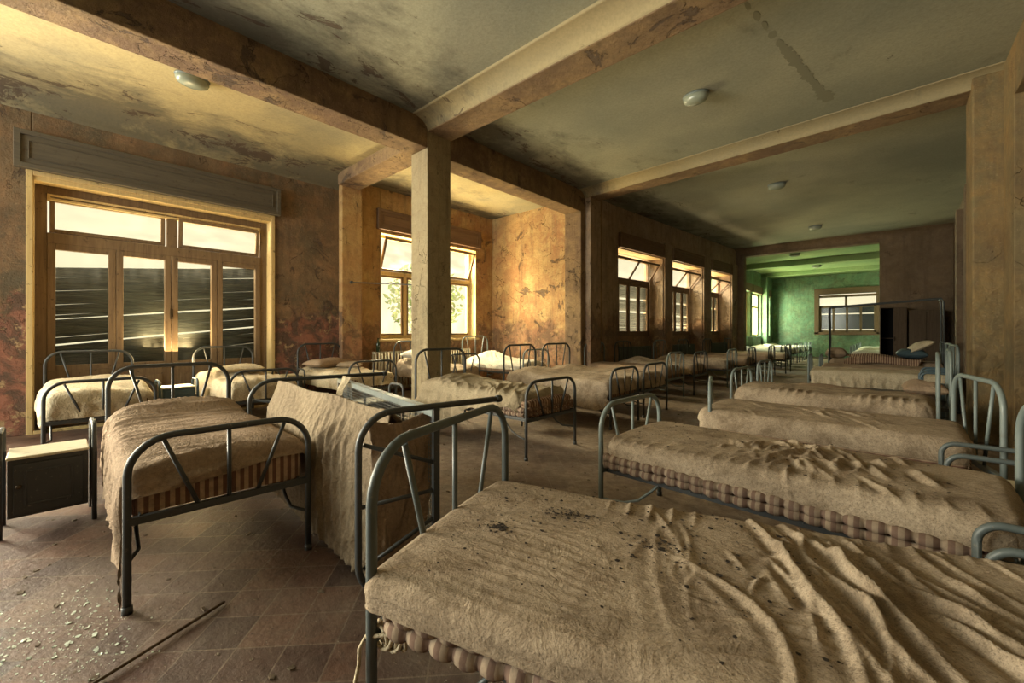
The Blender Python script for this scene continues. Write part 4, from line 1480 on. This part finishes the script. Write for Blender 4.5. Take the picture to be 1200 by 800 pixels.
mattress_mesh(1.66, 0.76, 0.41, 0.56, 30, 18).build('mattress', M_tick, a4).location = (0.03, 0, 0)
a5 = bed_frame('sunlit bed in the far corner of the window bay heaped with white covers', -5.75, 7.15, math.radians(180), W=0.86, zf=0.92, zh=1.2, mat=M_lite)
drape(0.94, 0.44, 0.08, 0.64, dF=0.16, dH=0.15, dL=0.14, dR=0.12, nx=80, ny=50, top=top_soft(139, 0.03, 0.03, extra=lambda x, y: 0.20 * blob(x, y, 1.35, 0, 0.4, 0.4)), rc=0.08, cx=0.97, seed=58, side_amp=0.012).build('cover', M_sheetw, a5)
mattress_mesh(1.84, 0.76, 0.41, 0.58, 30, 18).build('mattress', M_tick, a5).location = (0.03, 0, 0)

for (x, y, z, rz, s1, s2, h, m, lb) in (
        (-7.60, 3.40, 0.66, 0.2, 0.50, 0.70, 0.17, M_sheetb, 'crumpled brown pillow at the head of the bed by the reddish wall'),
        (-7.20, 3.62, 0.67, 1.0, 0.42, 0.34, 0.10, M_sheet, 'small rolled blanket beside the crumpled brown pillow'),
        (-7.45, 1.95, 0.70, 0.0, 0.42, 0.62, 0.10, M_sheetp, 'flat pale pillow on the bed under the right window leaves'),
        (-7.45, 5.30, 0.74, 0.3, 0.55, 0.64, 0.20, M_sheetw, 'heap of pale bedding on the bed behind the column')):
    p = pillow_mesh(s1, s2, h, int(x * -10)).build('pillow', m)
    p.location = (x, y, z)
    p.rotation_euler = (0, 0, rz)
    tag(p, lb, 'pillow' if 'pillow' in lb else 'bedding')

# ---------- green room beds
GR = 'beds of the green room, too far to tell apart'
for i, (x, y, deg, si, mt) in enumerate((
        (-2.9, 18.0, 180, 3, M_dark), (-2.9, 19.3, 180, 3, M_lite), (-2.9, 20.7, 180, 2, M_dark), (-2.9, 22.1, 180, 3, M_lite), (-2.9, 23.5, 180, 3, M_lite), (-2.9, 24.9, 180, 3, M_lite),
        (-1.0, 18.6, 0, 3, M_lite), (-1.0, 20.2, 0, 3, M_lite), (-1.0, 21.8, 0, 2, M_lite), (-1.0, 23.4, 0, 3, M_lite), (-1.0, 25.0, 0, 3, M_lite))):
    far_bed('white-sheeted bed in the green room beyond the partition', x, y, deg, si, mt, GR, zf=0.82)


# ------------------------------------------------------------------ bedside cabinets
def cabinet(label, x, y, deg, body_mat=None, top_mat=None, w=0.40, d=0.34, group=None, h=0.49, loop=0.66):
    """front faces local -x; the two tubular side frames rise above the top"""
    body_mat = body_mat or M_cab
    r = empty('bedside_cabinet', (x, y, 0), math.radians(deg), label, 'cabinet', group)
    MB().box((0.01, -w / 2 + 0.03, 0.12), (d - 0.01, w / 2 - 0.03, h)).build('body', body_mat, r, 0.006)
    t = MB().box((-0.005, -w / 2 + 0.025, h), (d + 0.005, w / 2 - 0.025, h + 0.018))
    t.build('cabinet_top', top_mat or M_cabtop, r, 0.006)
    dm = MB().box((-0.004, -w / 2 + 0.055, 0.145), (0.012, w / 2 - 0.055, h - 0.03))
    rect_frame(dm, -w / 2 + 0.10, w / 2 - 0.10, 0.19, h - 0.075, -0.009, -0.003, 0.014)
    o = dm.build('door', body_mat, r, 0.003)
    MB().lathe([(0.0, -0.004), (0.014, -0.004), (0.016, 0.006), (0.010, 0.014), (0.0, 0.016)], 12).build('knob', M_brass, o).matrix_local = Matrix.Translation((-0.008, w / 2 - 0.078, 0.32)) @ Matrix.Rotation(-PI / 2, 4, 'Y')
    for sg in (-1, 1):
        y_ = sg * w / 2
        pts = [(0.015, y_, 0), (0.015, y_, loop - 0.07)]
        for i in range(7):
            a = PI / 2 * i / 6
            pts.append((0.015 + 0.07 - 0.07 * math.cos(a), y_, loop - 0.07 + 0.07 * math.sin(a)))
        for i in range(7):
            a = PI / 2 * i / 6
            pts.append((d - 0.015 - 0.07 + 0.07 * math.sin(a), y_, loop - 0.07 + 0.07 * math.cos(a)))
        pts += [(d - 0.015, y_, loop - 0.1), (d - 0.015, y_, 0)]
        MB().tube(pts, 0.014, 10).build('side_frame', body_mat if body_mat is not M_cab else M_dark, r)
    return r


cabinet('dark bedside cabinet with a dusty pale top, at the left edge beside the front bed', -4.10, 0.0, 180, w=0.42)
cabinet('small dark blue cabinet between the two beds under the large window', -6.95, 1.15, 180, M_cabblue, M_cabtop, h=0.56, loop=0.66)
cabinet('dark cabinet on the floor between the tipped bed and the wavy-sheeted bed', -4.35, 2.62, 180, M_cab, M_cabtop, w=0.5)
cabinet('cabinet frame between the two nearest right-hand beds', 0.22, 2.15, 0, M_teal, M_cabtop, w=0.24, d=0.5, h=0.44, loop=0.61)
cabinet('cabinet frame wedged between the second and third right-hand beds', 0.22, 3.53, 0, M_teal, M_cabtop, w=0.34, d=0.5, h=0.44, loop=0.62)
cabinet('blue cabinet between the fourth and fifth right-hand beds', 0.30, 8.25, 0, M_cabblue, M_cabblue, loop=0.74)
cabinet('pair-mate blue cabinet standing before the pale-sheeted right-hand bed', 0.35, 9.05, 0, M_cabblue, M_cabblue, loop=0.74)
cabinet('dark cabinet beside the bed at the reddish wall', -7.4, 2.72, 180, M_cab, M_cabtop, h=0.56)

# low tubular stool lying beyond the middle bed
st = empty('tubular_stool', (-4.1, 4.56, 0), 0.1, 'low upturned tubular stool behind the wavy-sheeted bed', 'stool')
MB().tube([(0, -.2, 0.0), (0, -.2, .38), (0, -.12, .45), (0, .12, .45), (0, .2, .38), (0, .2, 0)], 0.011, 8).build('leg', M_dark, st)
MB().tube([(.3, -.2, 0.0), (.3, -.2, .38), (.3, -.12, .45), (.3, .12, .45), (.3, .2, .38), (.3, .2, 0)], 0.011, 8).build('leg', M_dark, st)
MB().box((-0.02, -.17, .455), (0.32, .17, .475)).build('seat', M_cabtop, st, 0.006)


# ------------------------------------------------------------------ ceiling lamps
def lamp(label, x, y, z, sc_=1.0, rz=0.0):
    r = empty('ceiling_lamp', (x, y, z), rz, label, 'lamp')
    MB().lathe([(0.0, 0), (0.125, 0), (0.13, -0.012), (0.125, -0.024), (0.0, -0.024)], 28, sx=1.25 * sc_, sy=0.85 * sc_).build('base', M_lite, r)
    MB().lathe([(0.118, -0.024), (0.124, -0.05), (0.112, -0.085), (0.085, -0.105), (0.04, -0.114), (0.0, -0.116)], 28, sx=1.25 * sc_, sy=0.85 * sc_).build('lamp_shade', M_lamp, r)
    return r


lamp('oval ceiling lamp in the nearest full ceiling bay', -1.84, 5.53, CZ, 1.0)
lamp('oval ceiling lamp past the second cross beam', -1.72, 9.97, CZ, 1.0)
lamp('oval ceiling lamp nearest the partition header', -1.59, 14.67, CZ, 1.0)
lamp('oval ceiling lamp above the window aisle at left', -6.26, 1.16, 4.38, 1.1, PI / 2)
lamp('oval lamp on the green ceiling before its first beam', -2.66, 18.8, 4.25, 1.1)
lamp('oval lamp on the green ceiling between its two beams', -2.40, 22.7, 4.25, 1.1)


# ------------------------------------------------------------------ radiators, rod, bottle, wardrobes
def radiator(label, M, n, h, mat):
    r = empty('radiator', (0, 0, 0), 0, label, 'radiator')
    r.matrix_world = M
    mb = MB()
    for i in range(n):
        x = i * 0.075
        mb.tube([(x, 0, 0.10), (x, 0, h)], 0.018, 8)
        mb.tube([(x, 0.10, 0.10), (x, 0.10, h)], 0.018, 8)
        mb.bar((x, 0, h), (x, 0.1, h), 0.045, 0.05)
        mb.bar((x, 0, 0.1), (x, 0.1, 0.1), 0.045, 0.05)
    mb.build('fins', mat, r)
    for x in (0.0, (n - 1) * 0.075):
        MB().box((x - 0.02, 0.0, 0.0), (x + 0.02, 0.1, 0.08)).build('foot', mat, r)
    MB().tube([(-0.08, 0.05, 0.0), (-0.08, 0.05, 0.09), (-0.06, 0.05, 0.12), (0, 0.05, 0.12)], 0.014, 8).build('pipe', mat, r)
    return r


radiator('cream ribbed radiator under the bay window', Matrix.Translation((-7.93, 4.55, 0)) @ Matrix.Rotation(PI / 2, 4, 'Z'), 36, 0.86, M_rad)
for k, (a, b) in enumerate(niches):
    radiator('dark ribbed radiator in the %s window niche' % ('first', 'second', 'third')[k], RM @ Matrix.Translation((a + 0.2, 0.12, 0)), 22, 0.90, M_radd)
bt = MB().lathe([(0.0, 0.0), (0.037, 0.0), (0.038, 0.16), (0.030, 0.20), (0.013, 0.235), (0.013, 0.29), (0.0, 0.29)], 16)
o = bt.build('bottle', M_bottle)
o.location = (-7.98, 4.63, 0.886)
tag(o, 'dark green glass bottle standing on the radiator beside the pilaster', 'bottle')
rod = MB().tube([(-7.95, 4.02, 2.29), (-5.3, 3.9, 2.02)], 0.009, 8)
rod.tube([(-7.95, 4.02, 2.29), (-7.90, 4.02, 2.285)], 0.03, 10)
o = rod.build('tie_rod', M_dark)
tag(o, 'thin iron tie rod from the pilaster to the column', 'rod')


def wardrobe(label, x, y, w, h, d, open_door):
    r = empty('wardrobe', (x, y, 0), 0, label, 'wardrobe')
    c = MB()
    c.box((0, 0, 0.06), (0.02, d, h)); c.box((w - 0.02, 0, 0.06), (w, d, h)); c.box((0, 0, h - 0.02), (w, d, h)); c.box((0, 0, 0.06), (w, d, 0.09)); c.box((0, d - 0.015, 0.06), (w, d, h)); c.box((0.02, 0.02, h * 0.55), (w - 0.02, d, h * 0.55 + 0.015))
    c.build('carcass', M_ward, r, 0.004)
    MB().box((0.02, d - 0.03, 0.09), (w - 0.02, d - 0.016, h - 0.02)).build('shade_panel', M_black, r)  # black sheet over the carcass back paints the shade inside
    for fx in (0.03, w - 0.06):
        for fy in (0.02, d - 0.05):
            MB().box((fx, fy, 0), (fx + 0.03, fy + 0.03, 0.06)).build('foot', M_ward, r)
    for i in range(2):
        if i == 0 and open_door:
            dm = MB().box((0.0, -w / 2 + 0.01, 0.09), (0.02, 0.0, h - 0.02))
        else:
            dm = MB().box((i * w / 2 + 0.004, -0.02, 0.08), ((i + 1) * w / 2 - 0.004, 0.0, h - 0.01))
            rect_frame(dm, 0, 0, 0, 0, 0, 0, 0)
        o = dm.build('door', M_ward, r, 0.003)
        if not (i == 0 and open_door):
            MB().tube([(w / 2 + (0.03 if i else -0.03), -0.045, h * 0.52), (w / 2 + (0.03 if i else -0.03), -0.045, h * 0.58)], 0.008, 6).build('handle', M_brass, o)
    return r


wardrobe('brown two-door wardrobe with its left door open, by the partition corner', -0.22, 16.45, 0.58, 2.02, 0.5, True)
wardrobe('closed reddish-brown wardrobe against the partition at right', 0.40, 16.45, 0.72, 1.92, 0.5, False)

pts = []
for i in range(60):
    a = i * 0.55
    pts.append((-1.135 + 0.03 * math.cos(a) + 0.0012 * i, 0.655 + 0.012 * math.sin(a * 0.5) + 0.0006 * i, 0.40 + 0.034 * math.sin(a)))
pts += [(-1.15, 0.625, 0.40), (-1.158, 0.612, 0.37), (-1.15, 0.606, 0.33), (-1.16, 0.60, 0.28), (-1.155, 0.604, 0.24)]
o = MB().tube(pts, 0.006, 6).build('cloth_tie', M_sheetp)
tag(o, 'pale rag tied round the rail corner of the nearest bed', 'cloth')
# stick, debris
o = MB().tube([(-2.10, -0.05, 0.012), (-2.21, 0.22, 0.014), (-2.36, 0.56, 0.011)], 0.007, 6).build('wooden_stick', M_ward)
tag(o, 'thin stick lying on the floor by the front left bed', 'stick')


def flakes(name, mat, n, fn, smin, smax, label, seed, zbase=0.0, cat='debris'):
    r = random.Random(seed)
    mb = MB()
    for _ in range(n):
        x, y, z = fn(r)
        s = r.uniform(smin, smax) * r.choice((0.5, 0.7, 1.0, 1.6))
        a0 = r.uniform(0, 6.28)
        k = r.randint(4, 6)
        h = s * r.uniform(0.15, 0.5)
        el = r.uniform(0.4, 1)
        ring = []
        for i in range(k):
            a = a0 + 2 * PI * i / k
            rr = s * r.uniform(0.6, 1.1)
            px, py = rr * math.cos(a), rr * el * math.sin(a)
            ring.append((x + px, y + py, z + h * r.uniform(0.2, 1.0)))
        base = [(p[0] * 0.98 + x * .02, p[1] * 0.98 + y * .02, z) for p in ring]
        mb.add(ring + base, [tuple(range(k)), tuple(range(k, 2 * k))[::-1]] + [(i, i + k, (i + 1) % k + k, (i + 1) % k) for i in range(k)])
    o = mb.build(name, mat)
    tag(o, label, cat, None, 'stuff')
    return o


def floor_any(r):
    return (r.uniform(-4.9, -1.5) if r.random() < 0.6 else r.uniform(-7.8, 0.5), r.uniform(-0.3, 7.3), 0.0)


flakes('floor_debris', M_flake, 1500, floor_any, 0.004, 0.016, 'crumbs of plaster and dirt scattered over the tiled floor', 5)


def left_corner(r):
    t = r.random()
    return (-3.0 + 0.75 * t + r.gauss(0, 0.10), -0.22 + 0.38 * r.random() + 0.1 * t + r.gauss(0, 0.05), 0.0)


flakes('floor_glare_flakes', M_flakew, 600, left_corner, 0.0015, 0.008, 'pale paint flakes coloured as a streak of glare on the floor at bottom left', 6)  # glare streak put into the colour of these flakes


def on_r1(r):
    cl = r.random()
    if cl < 0.55:
        x, y = r.uniform(0.1, 1.2), r.uniform(-0.40, 0.40)
    elif cl < 0.75:
        x, y = r.gauss(0.42, 0.06), r.gauss(0.13, 0.025)
    elif cl < 0.87:
        x, y = r.gauss(0.75, 0.05), r.gauss(0.02, 0.03)
    else:
        x, y = r.gauss(0.23, 0.03), r.gauss(-0.08, 0.02)
    a = math.radians(17)
    z = 0.596 + float(r1_top(np.array([x]), np.array([y]))[0])
    return (-1.27 + x * math.cos(a) - y * math.sin(a), 1.07 + x * math.sin(a) + y * math.cos(a), z)


flakes('bed_debris', NT('dark_crumbs').done((0.03, 0.022, 0.016), 0.95), 900, on_r1, 0.0015, 0.007, 'dark crumbs and curled flakes scattered on the nearest bed', 8)


def on_r2(r):
    x, y = r.uniform(0.1, 1.6), r.uniform(-0.38, 0.38)
    a = math.radians(-4.5)
    z = 0.601 + float(r2_top(np.array([x]), np.array([y]))[0])
    return (-1.395 + x * math.cos(a) - y * math.sin(a), 2.86 + x * math.sin(a) + y * math.cos(a), z)


flakes('bed_debris', bpy.data.materials['dark_crumbs'], 400, on_r2, 0.0015, 0.006, 'dark crumbs scattered on the second right-hand bed', 9)


# ------------------------------------------------------------------ garden outside the bay window
def tree(label, x, y, h, r, seed, n=900):
    root = empty('garden_tree', (x, y, 0), 0, label, 'tree')
    rg = random.Random(seed)
    MB().tube([(0, 0, 0), (0.1, 0, h * 0.5), (0, 0.1, h * 0.8)], [0.14, 0.10, 0.05], 8).build('trunk', M_bark, root)
    mb = MB()
    for _ in range(n):
        while True:
            p = Vector((rg.uniform(-1, 1), rg.uniform(-1, 1), rg.uniform(-1, 1)))
            if 0.35 < p.length < 1:
                break
        c = Vector((p.x * r, p.y * r, h * 0.72 + p.z * h * 0.42))
        a = Vector((rg.gauss(0, 1), rg.gauss(0, 1), rg.gauss(0, 1))).normalized()
        b = a.orthogonal().normalized()
        s = rg.uniform(0.08, 0.16)
        mb.add([c - a * s, c + b * s * .5, c + a * s, c - b * s * .5], [(0, 1, 2, 3)])
    mb.build('foliage', M_leaf, root)
    return root


tree('leafy garden tree outside the bay window', -13.5, 9.9, 3.6, 1.5, 1)
gd = MB().box((-30, -20, -0.5), (-8.6, 40, -0.15))
struct('ground', gd, NT('garden_ground').done((0.14, 0.15, 0.06), 0.9), 'garden ground outside the windows')
